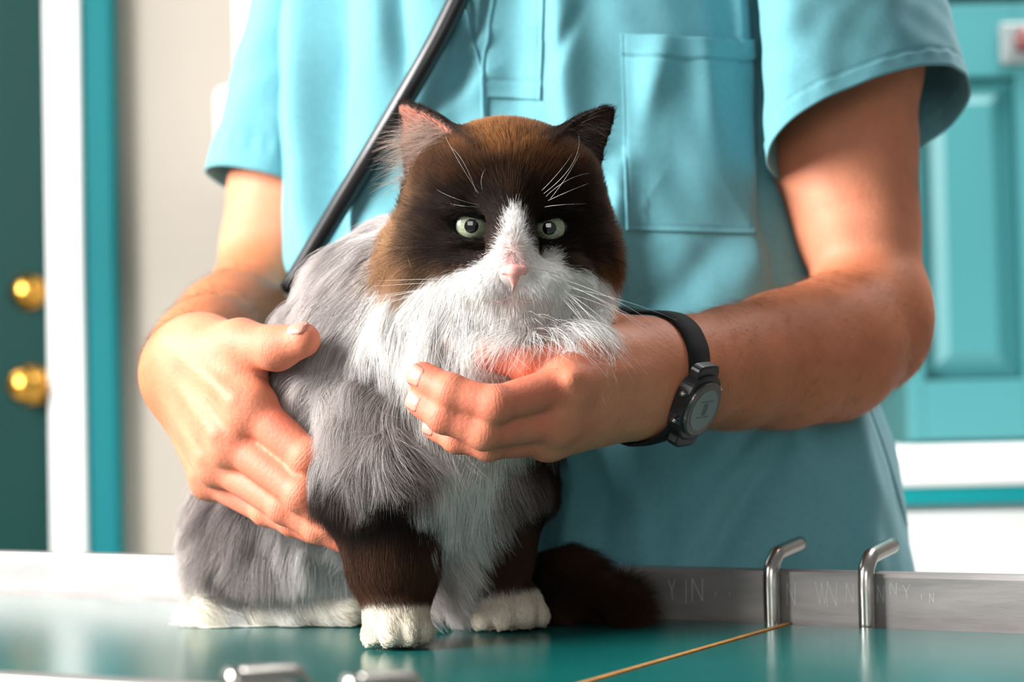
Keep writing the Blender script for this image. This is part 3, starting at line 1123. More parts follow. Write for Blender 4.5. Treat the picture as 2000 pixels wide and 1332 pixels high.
# sleeves: lofted rings from the shoulder to the hem
def sleeve(rings, name='sleeve', folds=0, seed=0, n=64):
    """rings: (left point, right point, depth half-size, how much the far side drops)"""
    R = []
    for (l, r, dh, drop) in rings:
        R.append(np.concatenate([(l + r) / 2, (r - l) / 2, [0.25 * dh, dh, -drop]]))
    R = np.array(R)
    k = 70
    t = np.linspace(0, len(R) - 1 - 1e-6, k)
    Pp = np.vstack([2 * R[0] - R[1], R, 2 * R[-1] - R[-2]])
    ii = t.astype(int)
    u = (t - ii)[:, None]
    a, b, cc, d = Pp[ii], Pp[ii + 1], Pp[ii + 2], Pp[ii + 3]
    C = 0.5 * (2 * b + (cc - a) * u + (2 * a - 5 * b + 4 * cc - d) * u * u + (3 * b - a - 3 * cc + d) * u ** 3)
    an = np.linspace(0, 2 * math.pi, n, endpoint=False)
    ex = 2.2
    ca, sa_ = np.sign(np.cos(an)) * np.abs(np.cos(an)) ** (2 / ex), np.sign(np.sin(an)) * np.abs(np.sin(an)) ** (2 / ex)
    V = C[:, None, 0:3] + ca[None, :, None] * C[:, None, 3:6] + sa_[None, :, None] * C[:, None, 6:9]
    out = V - C[:, None, 0:3]
    out /= np.linalg.norm(out, axis=2)[..., None]
    w = 0.0030 * wavy(V.reshape(-1, 3) * (1, 1, 0.7), 11, seed).reshape(V.shape[:2]) + 0.0012 * wavy(V.reshape(-1, 3), 28, seed + 1).reshape(V.shape[:2])
    tt = np.linspace(0, 1, k)[:, None]
    w = w * (1 - 0.6 * sstep(0.85, 1, tt))
    hem = -0.0007 * np.exp(-((tt - 0.90) / 0.006) ** 2) + 0.0003 * (tt > 0.90) + 0.0006 * np.sin(an * 26)[None] * np.exp(-((tt - 0.915) / 0.03) ** 2)
    V = V + out * (w + hem)[..., None]
    V = V.reshape(-1, 3)
    i = np.arange(k - 1)[:, None] * n + np.arange(n)[None]
    i2 = np.arange(k - 1)[:, None] * n + (np.arange(n)[None] + 1) % n
    Q = np.stack([i, i + n, i2 + n, i2], -1).reshape(-1, 4)
    o = np_mesh(name, V, Q, m_cloth, shirt)
    md = o.modifiers.new('thickness', 'SOLIDIFY')
    md.thickness = 0.0016
    return o


sleeve([(P(1470, -330, 1.47), P(1640, -420, 1.47), 0.075, 0.0), (P(1482, -150, 1.42), P(1778, -200, 1.46), 0.078, 0.0), (P(1486, 60, 1.40), P(1846, -10, 1.45), 0.076, 0.006),
        (P(1490, 210, 1.395), P(1872, 85, 1.44), 0.074, 0.012), (P(1502, 326, 1.39), P(1896, 172, 1.43), 0.072, 0.020)], seed=40, n=110)
sleeve([(P(640, -330, 1.62), P(740, -400, 1.60), 0.07, 0.0), (P(552, -100, 1.64), P(720, -140, 1.60), 0.072, 0.0), (P(512, 60, 1.64), P(680, 40, 1.61), 0.070, 0.004),
        (P(468, 200, 1.64), P(660, 230, 1.61), 0.066, 0.008), (P(420, 354, 1.64), P(650, 396, 1.61), 0.062, 0.012)], seed=50, n=110)

# trousers behind the table
tf = Field()
tf.add([Ell(TC + (0, 0, 0.90), (0.19, 0.125, 0.14), np.array([TE, TN, (0, 0, 1)]))])
for sg in (-1, 1):
    tf.add([Cap(TC + TE * 0.10 * sg + (0, 0, 0.85), TC + TE * 0.12 * sg + (0, 0, 0.48), 0.098, 0.075), Cap(TC + TE * 0.12 * sg + (0, 0, 0.48), TC + TE * 0.13 * sg + TN * 0.02 + (0, 0, 0.07), 0.075, 0.068)], 0.03, 0.03)
Vt, Qt = grow_surface(tf, 0.009, 12)
np_mesh('trousers', Vt, Qt, m_tr, person)
sh = Field()
for sg in (-1, 1):
    b0 = TC + TE * 0.13 * sg + TN * 0.02
    f0 = Field()
    f0.add([Ell(b0 - TN * 0.06 + (0, 0, 0.045), (0.048, 0.135, 0.045), np.array([TE, TN, (0, 0, 1)])), Cap(b0 + (0, 0, 0.06), b0 + (0, 0, 0.10), 0.045, 0.042)], 0.03)
    Vs, Qs = grow_surface(f0, 0.006, 12)
    np_mesh('shoe', Vs, Qs, material('dark_shoe', lin(40, 42, 46), 0.5), person)

# ------------------------------------------------------------------ stethoscope hanging from the neck
m_tubing = material('black_rubber', lin(22, 22, 24), 0.30, 0, 0.5, noise=(90, 0.1, (1, 1, 1)))
sth = empty('stethoscope', tuple(hit_shirt(780, 250, 0.01)), 'black rubber stethoscope tubing hanging across the teal shirt', 'stethoscope')
path = [(1010, -260), (950, -110), (907, -10), (873, 62), (840, 132), (800, 212), (760, 276), (700, 372), (640, 470), (596, 560)]
pts = [hit_shirt(a, b, 0.0105 + (0.004 if b > 100 else 0)) for a, b in path]
# where the cloth dips the tube spans straight across
pts = np.array(pts)
for _ in range(3):
    pts[1:-1] = np.where((np.arange(len(pts))[1:-1] > 0)[:, None], 0.25 * pts[:-2] + 0.5 * pts[1:-1] + 0.25 * pts[2:], pts[1:-1])
tube('tubing', pts, 0.0075, m_tubing, sth, 20, 90)
end = pts[-1]
dv = (pts[-1] - pts[-2]) / np.linalg.norm(pts[-1] - pts[-2])
q = Vector(dv).to_track_quat('Z', 'Y').to_matrix().to_4x4()
lathe('chest_piece', [(0.006, -0.005), (0.006, 0.015), (0.010, 0.020), (0.020, 0.026), (0.022, 0.034), (0.021, 0.040), (0.002, 0.041)], Matrix.Translation(end) @ q, m_rod, sth)


# ------------------------------------------------------------------ the wristwatch on the right-hand forearm
m_strap = material('black_nylon_strap', lin(16, 15, 16), 0.8, 0, 0.3, noise=(300, 0.2, (1, 1, 1)), bump=(900, 0.0002, (1, 1, 1)))
m_case = material('dark_resin', lin(40, 38, 40), 0.35, 0.2)
m_bezel = material('grey_bezel', lin(104, 100, 98), 0.3, 0.7)
m_lcd = material('lcd_grey', lin(112, 128, 126), 0.12, 0, 0.6, coat=0.6)
m_digit = material('lcd_mark', lin(70, 84, 86), 0.4)
ax_a, ax_b = P(1220, 740, 1.200), P(1340, 726, 1.246)
wa = P(1268, 737, 1.220)
wax = (ax_b - ax_a) / np.linalg.norm(ax_b - ax_a)
# directions around the wrist
toc = CAM - wa
toc -= wax * (toc @ wax)
toc /= np.linalg.norm(toc)
upw = np.cross(wax, toc)
upw *= np.sign(upw[2])
watch = empty('wristwatch', tuple(wa), 'digital wristwatch with black strap on the forearm', 'wristwatch')
V, F = [], []
n = 96
prof = [(-0.0098, -0.0002), (-0.0095, 0.0016), (0, 0.0022), (0.0095, 0.0016), (0.0098, -0.0002)]
tilt = 0.011
ring = []
for k in range(n):
    t = 2 * math.pi * k / n
    d = math.cos(t) * toc + math.sin(t) * upw
    # walk outwards to the skin
    ds = np.linspace(0.015, 0.055, 90)
    best = 0
    for off in (-0.008, 0.0, 0.008):
        f = body_f(wa + wax * (off + tilt * math.sin(t)) + d * ds[:, None])
        j = np.argmax(f > 0)
        best = max(best, ds[j])
    ring.append(best)
ring = np.array(ring)
for _ in range(4):
    ring = np.maximum(ring, 0.25 * np.roll(ring, 1) + 0.5 * ring + 0.25 * np.roll(ring, -1))
for k in range(n):
    t = 2 * math.pi * k / n
    d = math.cos(t) * toc + math.sin(t) * upw
    for (o_, h_) in prof:
        V.append(wa + wax * (o_ + tilt * math.sin(t)) + d * (ring[k] + 0.0004 + h_))
m5 = len(prof)
for k in range(n):
    k2 = (k + 1) % n
    for j in range(m5 - 1):
        F.append((k * m5 + j, k2 * m5 + j, k2 * m5 + j + 1, k * m5 + j + 1))
strap = mesh_of('strap', V, F, m_strap, watch)
tcase = math.radians(-30)
dc = math.cos(tcase) * toc + math.sin(tcase) * upw
kc = int(round((tcase % (2 * math.pi)) / (2 * math.pi) * n)) % n
cc = wa + wax * (tilt * math.sin(tcase) + 0.002) + dc * (ring[kc] + 0.0015)
tang = np.cross(dc, wax)
tang *= np.sign(tang[2])
Mw = Matrix(((wax[0], tang[0], dc[0]), (wax[1], tang[1], dc[1]), (wax[2], tang[2], dc[2]))).to_4x4()
Mw = Matrix.Translation(cc) @ Mw


def plate(name, outline, z0, z1, mat, parent, bev=0.0008):
    """a flat prism with a chamfered top edge"""
    o = np.array(outline)
    k = len(o)
    V, F = [], []
    for (sc_, z) in ((1.0, z0), (1.0, z1 - bev), (1 - bev / 0.014, z1)):
        V += [Mw @ Vector((x * sc_, y * sc_, z)) for x, y in o]
    for r in range(2):
        F += [(r * k + i, r * k + (i + 1) % k, r * k + k + (i + 1) % k, r * k + k + i) for i in range(k)]
    F.append(tuple(2 * k + i for i in range(k)))
    F.append(tuple(range(k - 1, -1, -1)))
    return mesh_of(name, V, F, mat, parent, False)


def roundish(rx, ry, n=48, e=2.6):
    t = np.linspace(0, 2 * math.pi, n, endpoint=False)
    return np.stack([rx * np.sign(np.cos(t)) * np.abs(np.cos(t)) ** (2 / e), ry * np.sign(np.sin(t)) * np.abs(np.sin(t)) ** (2 / e)], 1)


case = plate('case', roundish(0.0165, 0.0205), -0.004, 0.0055, m_case, watch)
plate('lug', [(x, y + 0.019) for x, y in roundish(0.0105, 0.007, 24, 4)], -0.003, 0.0035, m_case, watch)
plate('lug', [(x, y - 0.019) for x, y in roundish(0.0105, 0.007, 24, 4)], -0.003, 0.0035, m_case, watch)
bez = plate('bezel', roundish(0.0152, 0.0168, 48, 2.3), 0.0050, 0.0080, m_bezel, watch)
plate('display', roundish(0.0118, 0.0128, 48, 2.1), 0.0076, 0.00835, m_lcd, watch, 0.0002)
bm = bmesh.new()
for (x, y, w, h) in ((-0.0005, 0.0058, 0.012, 0.0006), (-0.0005, -0.0042, 0.012, 0.0006), (0.0, 0.0008, 0.0040, 0.0075)):
    add_box(bm, Mw @ Matrix.Translation((x, y, 0.0084)), w, h, 0.0002)
bm_obj('display_marks', bm, m_digit, watch)
for (sx, y) in ((-1, 0.0095), (-1, -0.0075), (1, 0.0095), (1, -0.0075)):
    a = Mw @ Vector((sx * 0.0145, y, 0.002))
    b = Mw @ Vector((sx * 0.0195, y, 0.002))
    tube('button', [a, (a + b) / 2, b], 0.0016, m_rod, watch, 12, 6)

# ------------------------------------------------------------------ the cat
HC = P(985, 432, 1.220)                      # middle of the head
HY = math.radians(9)                         # the face turns a little to the right of the picture
HT = math.radians(-6)                        # and a little downwards
HFw = np.array([math.sin(HY) * math.cos(HT), -math.cos(HY) * math.cos(HT), math.sin(HT)])
HR = np.array([math.cos(HY), math.sin(HY), 0.0])
HU = np.cross(HR, HFw) * -1
HU = HU * np.sign(HU[2])
HM = np.array([HR, HFw, HU])


def H(u, v, w):
    """head coordinates: u to the picture's right, v up, w forward"""
    return HC + HR * u + HU * v + HFw * w


def he(u, v, w, ru, rv, rw):
    return Ell(H(u, v, w), (ru, rw, rv), HM)


EYE_R0 = 0.0136
NOSE = P(1003, 535, 1.136)

g_head = [he(0, 0.008, -0.004, 0.056, 0.049, 0.056), he(0, 0.026, 0.016, 0.048, 0.027, 0.036),
          he(-0.034, -0.018, 0.000, 0.028, 0.033, 0.036), he(0.036, -0.018, 0.000, 0.029, 0.032, 0.036),
          he(-0.026, -0.030, 0.024, 0.024, 0.020, 0.022), he(0.026, -0.030, 0.024, 0.024, 0.020, 0.022)]
bridge = [Cap(P(998, 405, 1.168), P(1000, 470, 1.154), 0.013, 0.0120), Cap(P(1000, 470, 1.154), P(1003, 522, 1.146), 0.0120, 0.0090)]
puffs = [Ell(P(962, 556, 1.157), (0.0185, 0.018, 0.0135)), Ell(P(1046, 556, 1.159), (0.0190, 0.018, 0.0135)), Ell(P(1000, 594, 1.160), (0.0150, 0.014, 0.0085)),
         Ell(P(915, 545, 1.174), (0.017, 0.018, 0.014)), Ell(P(1095, 545, 1.176), (0.017, 0.018, 0.014))]
_hf = Field()
_hf.add(g_head, 0.022, 0.0)
_hf.add(bridge, 0.01, 0.012)
_hf.add(puffs, 0.008, 0.010)


def face_depth(px, py):
    Y = np.arange(1.10, 1.26, 0.0005)
    f = _hf(np.array([P(px, py, q) for q in Y]))
    return Y[np.argmax(f < 0)]


EYE_L, EYE_R = P(920, 438, face_depth(920, 438) + 0.0005), P(1074, 442, face_depth(1074, 442) + 0.0005)
lids = [Ell(EYE_L + np.array((-0.0010, 0.0016, 0.0082)), (0.0145, 0.0060, 0.0040), np.array([(0.96, 0, -0.28), (0, 1, 0), (0.28, 0, 0.96)])),
        Ell(EYE_R + np.array((0.0010, 0.0016, 0.0080)), (0.0142, 0.0060, 0.0040), np.array([(0.96, 0, 0.28), (0, 1, 0), (-0.28, 0, 0.96)])),
        Ell(EYE_L + np.array((0.0, 0.0026, -0.0098)), (0.0115, 0.0050, 0.0036)), Ell(EYE_R + np.array((0.0, 0.0026, -0.0096)), (0.0115, 0.0050, 0.0036))]
earL = Ear(P(868, 322, 1.205), P(783, 200, 1.212), (-0.62, -0.75, 0.05), 0.0265, 0.0014, 16.0)
earR = Ear(P(1112, 315, 1.205), P(1197, 210, 1.222), (0.80, -0.55, 0.0), 0.0235, 0.0014, 14.0)
g_ears = [earL, earR]
g_neck = [Ell(P(925, 630, 1.240), (0.058, 0.050, 0.046)), Ell(P(850, 570, 1.272), (0.052, 0.048, 0.048))]
g_ruff = [Ell(P(1000, 616, 1.180), (0.044, 0.024, 0.012)), Ell(P(880, 640, 1.205), (0.036, 0.030, 0.026)), Ell(P(1090, 606, 1.212), (0.024, 0.022, 0.016))]
g_chest = [Ell(P(870, 780, 1.234), (0.046, 0.046, 0.064)), Ell(P(882, 930, 1.250), (0.022, 0.028, 0.056)), Ell(P(885, 1020, 1.262), (0.016, 0.020, 0.030))]
g_body = [Ell(P(745, 715, 1.272), (0.053, 0.056, 0.074)), Ell(P(705, 800, 1.267), (0.046, 0.052, 0.068)), Ell(P(655, 860, 1.325), (0.072, 0.072, 0.080)),
          Ell(P(530, 1010, 1.375), (0.042, 0.066, 0.058)), Ell(P(770, 1050, 1.335), (0.058, 0.048, 0.052)), Ell(P(580, 1075, 1.325), (0.048, 0.046, 0.040)),
          Ell(P(475, 1075, 1.355), (0.024, 0.050, 0.036))]
g_legL = chain([(728, 850, 1.215, 0.034), (742, 960, 1.190, 0.029), (764, 1070, 1.190, 0.0205), (770, 1120, 1.190, 0.0185), (773, 1152, 1.190, 0.0150)])
g_legR = chain([(1005, 850, 1.240, 0.021), (1000, 950, 1.236, 0.0195), (972, 1050, 1.246, 0.0172), (960, 1100, 1.256, 0.0162), (962, 1128, 1.258, 0.0150)])
zt0 = TABLE_Z + 0.001


def toe_set(c, fw_, w, r):
    """a paw: a rounded pad with four toes in front"""
    c = np.array(c, float)
    f = np.array([fw_[0], fw_[1], 0.0])
    f /= np.linalg.norm(f)
    sd = np.array([-f[1], f[0], 0.0])
    out = [Ell(c + (0, 0, r * 1.05), (w * 0.88, r * 1.45, r * 1.02), np.array([sd, f, (0, 0, 1)]))]
    toes = []
    for k, (a, b, s_) in enumerate(((-0.72, 0.60, 0.88), (-0.25, 1.12, 1.04), (0.25, 1.12, 1.04), (0.72, 0.60, 0.88))):
        toes.append(Ell(c + sd * a * w + f * b * r + (0, 0, r * 0.62 * s_), (w * 0.31 * s_, r * 0.62 * s_, r * 0.60 * s_), np.array([sd, f, (0, 0, 1)])))
    return out, toes


pL, tL = toe_set(np.append(on_z(776, 1263, TABLE_Z)[:2], zt0), (0.12, -1), 0.0205, 0.0136)
pR, tR = toe_set(np.append(on_z(990, 1230, TABLE_Z)[:2], zt0), (0.30, -1), 0.0240, 0.0140)
heel, toe = on_z(440, 1219, TABLE_Z), on_z(680, 1224, TABLE_Z)
hm_ = heel * 0.4 + toe * 0.6
g_foot = [Cap(np.append(heel[:2], TABLE_Z + 0.0125), np.append(hm_[:2], TABLE_Z + 0.0120), 0.0115, 0.0108),
          Cap(np.append(hm_[:2], TABLE_Z + 0.0120), np.append(toe[:2], TABLE_Z + 0.0112), 0.0108, 0.0104),
          Ell(np.append((heel - (toe - heel) * 0.10)[:2], TABLE_Z + 0.0125), (0.016, 0.016, 0.0115))]
g_tail = chain([(640, 1150, 1.43, 0.022), (820, 1160, 1.40, 0.022), (980, 1163, 1.345, 0.021), (1100, 1165, 1.302, 0.020), (1188, 1170, 1.276, 0.014)])

cat_f = Field()
cat_f.add(g_body, 0.035, 0.0)
cat_f.add(g_chest, 0.03, 0.03)
cat_f.add(g_neck, 0.03, 0.03)
cat_f.add(g_ruff, 0.015, 0.02)
cat_f.add(g_legL, 0.02, 0.02)
cat_f.add(g_legR, 0.02, 0.02)
cat_f.add(g_foot, 0.01, 0.01)
cat_f.add(g_tail, 0.02, 0.012)
cat_f.add(pL, 0.01, 0.010)
cat_f.add(tL, 0.0022, 0.0045)
cat_f.add(pR, 0.01, 0.010)
cat_f.add(tR, 0.0022, 0.0045)
cat_f.add(g_head, 0.022, 0.022)
cat_f.add(bridge, 0.01, 0.012)
cat_f.add(puffs, 0.008, 0.010)
cat_f.add(lids[2:], 0.0, 0.005)
cat_f.add(g_ears, 0.0, 0.007)
# eye sockets, set in almond openings under heavy upper lids
cat_f.add([Ell(EYE_L + np.array((0.0005, -0.002, -0.0002)), (0.0108, 0.014, 0.0077)), Ell(EYE_R + np.array((0, -0.002, -0.0002)), (0.0104, 0.014, 0.0075))], 0.0, 0.0012, 's')
cat_f.add(lids[:2], 0.0, 0.0022)

cat = empty('cat', (HC[0] - 0.08, 1.26, TABLE_Z), 'long-haired brown and white cat with a dark face sitting on the table', 'cat')
Vc, Qc = grow_surface(cat_f, 0.0022)
Vc[:, 2] = np.maximum(Vc[:, 2], TABLE_Z + 0.0006)          # it rests on the table

# ---- markings, in the cat's own frame: seen square from the front (x across, z up)
def fx(px, Y=1.17):
    return (px - 1000) / F_PX * Y


def front_poly(pts, Y):
    return [tuple(P(a, b, Y)[[0, 2]]) for a, b in pts]


K_DARK = np.array(lin(34, 22, 16))
K_BROWN = np.array(lin(92, 58, 34))
K_TAN = np.array(lin(176, 134, 98))
K_RUST = np.array(lin(150, 98, 54))
K_WHITE = np.array(lin(244, 242, 238))
K_CREAM = np.array(lin(246, 236, 218))
K_GREY = np.array(lin(200, 190, 185))
K_GREYD = np.array(lin(134, 122, 119))
K_GREYL = np.array(lin(230, 226, 224))
K_LEG = np.array(lin(72, 46, 32))
K_LEGD = np.array(lin(38, 28, 25))
K_LEGG = np.array(lin(120, 104, 100))
K_PINK = np.array(lin(236, 178, 170))

white_face = front_poly([(989, 420), (997, 408), (1010, 406), (1019, 418), (1023, 440), (1028, 462), (1040, 486), (1054, 494), (1064, 486), (1078, 484), (1088, 498), (1098, 520), (1120, 530),
                         (1160, 528), (1200, 536), (1240, 548), (1260, 760), (1100, 900), (960, 1110), (880, 1150), (850, 1000), (820, 860), (770, 700), (716, 640), (722, 575), (762, 610), (792, 602), (812, 558), (838, 540),
                         (880, 538), (918, 528), (946, 512), (966, 492), (978, 464), (985, 436)], 1.165)
bib = front_poly([(730, 540), (1200, 540), (1200, 640), (1120, 760), (995, 850), (950, 920), (925, 1000), (895, 1070), (868, 1080), (850, 1020), (826, 880), (800, 800), (770, 720), (735, 640)], 1.19)


def group_d(gs, p):
    d = np.full(len(p), 1e3)
    for s_ in gs:
        d = np.minimum(d, s_(p))
    return d


REG = [('head', g_head + bridge + puffs), ('ear', g_ears), ('neck', g_neck + g_ruff), ('chest', g_chest), ('body', g_body), ('legL', g_legL), ('legR', g_legR),
       ('paw', pL + tL + pR + tR), ('foot', g_foot), ('tail', g_tail)]


def regions(p, sig=0.005):
    d = np.stack([group_d(g, p) for _, g in REG], 1)
    w = np.exp(-(d - d.min(1, keepdims=True)) / sig)
    return d, w / w.sum(1, keepdims=True)


def mixc(a, b, t):
    return a * (1 - t[:, None]) + b * t[:, None]


def coat_colour(p, w, jit):
    """colour of the coat at p; w: region weights; jit softens the edges strand by strand"""
    n = len(p)
    x, y, z = p.T
    one = np.ones(n)
    # head: dark mask about the eyes, rust crown, tan cheeks
    de = np.minimum(np.linalg.norm((p - EYE_L) * (0.75, 0.5, 1), axis=1), np.linalg.norm((p - EYE_R) * (0.75, 0.5, 1), axis=1))
    u = (p - HC) @ HR
    v = (p - HC) @ HU
    wv = (p - HC) @ HFw
    k = np.repeat(K_BROWN[None] * 0.8, n, 0)
    crown = sstep(0.026, 0.050, v + 0.006 * wavy(p, 45, 5) + jit * 0.006) * sstep(0.042, 0.020, np.abs(u))
    k = mixc(k, K_RUST, crown * 0.85)
    cheek = sstep(0.028, 0.062, np.abs(u) - 0.35 * np.minimum(v, 0) - 0.25 * (wv - 0.01) + 0.004 * wavy(p, 40, 6) + jit * 0.004) * sstep(0.030, 0.005, v)
    k = mixc(k, np.where((u < 0)[:, None], K_TAN, K_RUST), cheek * 0.9)
    dark = sstep(0.046, 0.018, de + 0.006 * wavy(p, 60, 8) + jit * 0.004)
    k = mixc(k, K_DARK, dark)
    rim = sstep(0.0140, 0.0112, np.minimum(np.linalg.norm(p - EYE_L, axis=1), np.linalg.norm(p - EYE_R, axis=1)))
    k = mixc(k, K_DARK * 0.4, rim)
    dw = in_poly(white_face, x, z) + jit * 0.0028
    white = sstep(0.0012, -0.0012, dw) * sstep(0.02, 0.03, wv + 0.9 * np.maximum(0, -v) + 0.01)
    k = mixc(k, K_WHITE, white)
    pink = np.exp(-(np.linalg.norm((p - P(1003, 512, 1.138)) * (1.1, 0.6, 0.7), axis=1) / 0.0085) ** 2)
    k = mixc(k, K_PINK, 0.75 * pink)
    lip = np.exp(-(np.linalg.norm((p - P(1000, 582, 1.148)) * (0.7, 0.6, 1.6), axis=1) / 0.006) ** 2)
    k = mixc(k, K_PINK * 0.75, 0.6 * lip)
    head = k
    ear = np.repeat(K_DARK[None] * 1.3, n, 0)
    # grey back and flank, mottled
    mott = 0.5 + 0.5 * wavy(p * (1, 1, 0.7), 17, 11) + 0.35 * jit
    grey = mixc(np.repeat(K_GREYD[None], n, 0), K_GREY, np.clip(mott * 1.3, 0, 1))
    grey = mixc(grey, K_GREYL, np.clip(sstep(0.75, 1.3, mott), 0, 1) * 0.7)
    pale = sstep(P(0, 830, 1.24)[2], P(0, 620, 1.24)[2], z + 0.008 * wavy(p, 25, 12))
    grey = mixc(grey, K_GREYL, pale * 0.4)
    thigh = np.exp(-(np.linalg.norm((p - P(650, 1090, 1.28)) * (1, 0.7, 0.8), axis=1) / 0.032) ** 2)
    grey = mixc(grey, K_GREYL, thigh * 0.8)
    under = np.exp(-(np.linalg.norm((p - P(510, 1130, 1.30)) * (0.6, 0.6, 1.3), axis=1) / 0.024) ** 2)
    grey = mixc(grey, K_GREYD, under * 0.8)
    db = in_poly(bib, x, z) + jit * 0.006 + 0.004 * wavy(p, 50, 13)
    bibw = sstep(0.006, -0.006, db) * sstep(1.30, 1.27, y)
    trunk = mixc(grey, K_WHITE, bibw)
    upper = sstep(P(0, 930, 1.19)[2] + 0.0, P(0, 850, 1.19)[2], z + 0.010 * wavy(p, 22, 14) + jit * 0.010)
    low = sstep(P(0, 1000, 1.18)[2], P(0, 1120, 1.18)[2], z)
    leg = mixc(np.repeat(K_LEGD[None], n, 0), K_LEG, np.clip(low + 0.25 * wavy(p, 40, 15), 0, 1))
    legL = mixc(leg, grey * 0.9, upper)
    legR = mixc(mixc(leg, K_LEGG, np.clip(0.7 * np.exp(-((x - fx(960, 1.23)) / 0.018) ** 2) * sstep(P(0, 1090, 1.24)[2], P(0, 960, 1.24)[2], z), 0, 1)), K_DARK, sstep(fx(1020, 1.24), fx(1060, 1.24), x))
    legL = mixc(legL, K_WHITE, sstep(0.004, -0.004, db) * 0.9)
    legR = mixc(legR, K_WHITE, sstep(0.002, -0.006, db) * 0.9)
    paw = np.repeat(K_CREAM[None], n, 0)
    foot = mixc(np.repeat(K_WHITE[None], n, 0), np.array(lin(238, 222, 190)), np.clip(0.5 + 0.5 * wavy(p, 30, 17), 0, 1) * 0.6)
    tail = np.repeat(K_DARK[None] * 1.1, n, 0)
    tail = mixc(tail, K_BROWN * 0.7, np.clip(0.3 + 0.4 * wavy(p, 30, 19), 0, 1))
    parts = [head, ear, trunk, trunk, trunk, legL, legR, paw, foot, tail]
    # the white socks stop a little above the toes
    up_l = sstep(0.0225, 0.0275, z - TABLE_Z + jit * 0.0012)
    paw = mixc(paw, leg, up_l)
    parts[7] = paw
    c = sum(q * w[:, i:i + 1] for i, q in enumerate(parts))
    return np.clip(c, 0, 1)


dV, wV = regions(Vc, 0.0012)
m_coat = material('cat_coat', K_BROWN, 0.8, 0, 0.2, attr='col')
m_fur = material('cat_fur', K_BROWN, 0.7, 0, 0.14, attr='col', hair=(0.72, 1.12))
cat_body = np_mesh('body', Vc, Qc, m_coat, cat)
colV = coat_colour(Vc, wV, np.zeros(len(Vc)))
for ear, tone in ((earL, np.array(lin(186, 122, 104))), (earR, np.array(lin(66, 48, 42)))):
    a, b, cc_ = ear.local(Vc)
    inside = (dV[:, 1] < 0.004) & (cc_ > ear.curl * a * a - 0.004 + 0.10 * ear.H * np.clip(b / ear.H, 0, 1) ** 2) & (b > 0.006) & (ear(Vc) < 0.003)
    rim = np.abs(a) < ear.w * np.clip(1 - b / ear.H, 0, 1) ** 0.72 - 0.0022
    colV[inside & rim] = tone * 0.9
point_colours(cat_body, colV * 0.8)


# ---- fur: strands combed along the coat
def w_fur(p):
    d, w = regions(p[::4])
    w = np.repeat(w, 4, 0)[:len(p)]
    dens = np.array([1.5, 1.2, 1.0, 1.0, 0.85, 1.25, 1.25, 1.5, 1.3, 0.9])
    k = w @ dens
    k *= np.where(p[:, 1] > 1.36, 0.35, 1.0)
    return k


NFUR = 430000
fp, fn = sample_surface(Vc, Qc, NFUR, w_fur)
d, w = regions(fp, 0.006)


def weights(d, sig):
    w = np.exp(-(d - d.min(1, keepdims=True)) / sig)
    return w / w.sum(1, keepdims=True)


wc = weights(d, 0.0022)
keep = (np.linalg.norm((fp - EYE_L + (0, 0, 0.0016)) * (1, 0.6, 1.35), axis=1) > 0.0106) & (np.linalg.norm((fp - EYE_R + (0, 0, 0.0016)) * (1, 0.6, 1.35), axis=1) > 0.0103)
keep &= np.linalg.norm((fp - NOSE) * (0.8, 0.7, 1), axis=1) > 0.0066
for ear in g_ears:
    a, b, cc_ = ear.local(fp)
    ins = (ear(fp) < 0.003) & (cc_ > ear.curl * a * a - 0.004 + 0.10 * ear.H * np.clip(b / ear.H, 0, 1) ** 2) & (b > 0.005)
    keep &= ~(ins & (rng.random(len(fp)) < 0.80))
keep &= ~((fp[:, 2] < TABLE_Z + 0.0025))
hA = np.linalg.norm(fp - P(1000, 770, 1.15), axis=1) < 0.14
hB = np.linalg.norm(fp - P(500, 830, 1.23), axis=1) < 0.16
inh = np.zeros(len(fp), bool)
inh[hA] |= handA(fp[hA]) < -0.0005
inh[hB] |= handB(fp[hB]) < -0.0005
keep &= ~inh
fp, fn, d, w, wc = fp[keep], fn[keep], d[keep], w[keep], wc[keep]
n = len(fp)
jit = rng.normal(0, 1, n).clip(-2, 2) * 0.55
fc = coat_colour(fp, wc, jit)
u_, v_, w_ = (fp - HC) @ HR, (fp - HC) @ HU, (fp - HC) @ HFw
# length
dn = np.linalg.norm(fp - NOSE, axis=1)
Lh = 0.0032 + 0.008 * sstep(0.030, 0.068, dn) + 0.016 * sstep(0.040, 0.066, np.abs(u_)) * sstep(0.02, -0.015, v_) + 0.018 * sstep(-0.040, -0.058, v_) * (1 - 0.6 * sstep(0.03, 0.05, u_)) - 0.002 * sstep(0.03, 0.05, v_)
one = np.ones(n)
zrel = fp[:, 2] - TABLE_Z
rf0 = sstep(0.010, 0.0, group_d(g_ruff[:1] + g_ruff[2:], fp))
Lw = np.stack([Lh, 0.0045 * one, 0.030 + 0.016 * rf0 - 0.020 * sstep(fx(1060), fx(1130), fp[:, 0]), 0.036 * one, 0.028 * one, 0.009 + 0.020 * sstep(0.06, 0.12, zrel), 0.009 + 0.014 * sstep(0.06, 0.12, zrel),
               0.0040 * one, 0.0065 + 0.020 * sstep(fx(520, 1.3), fx(440, 1.3), fp[:, 0]), 0.030 * one], 1)
L = (Lw * w).sum(1)
L = L * (1 - w[:, 4] * 0.75 * sstep(0.055, 0.018, zrel))
# direction
Dh = fp - (NOSE + HFw * 0.010 + HU * 0.012)
Dh /= np.linalg.norm(Dh, axis=1)[:, None]
Dh = Dh + np.array([0, 0, -0.55]) * sstep(-0.005, -0.035, v_)[:, None]


def const(v):
    return np.repeat(np.array(v, float)[None] / np.linalg.norm(v), n, 0)


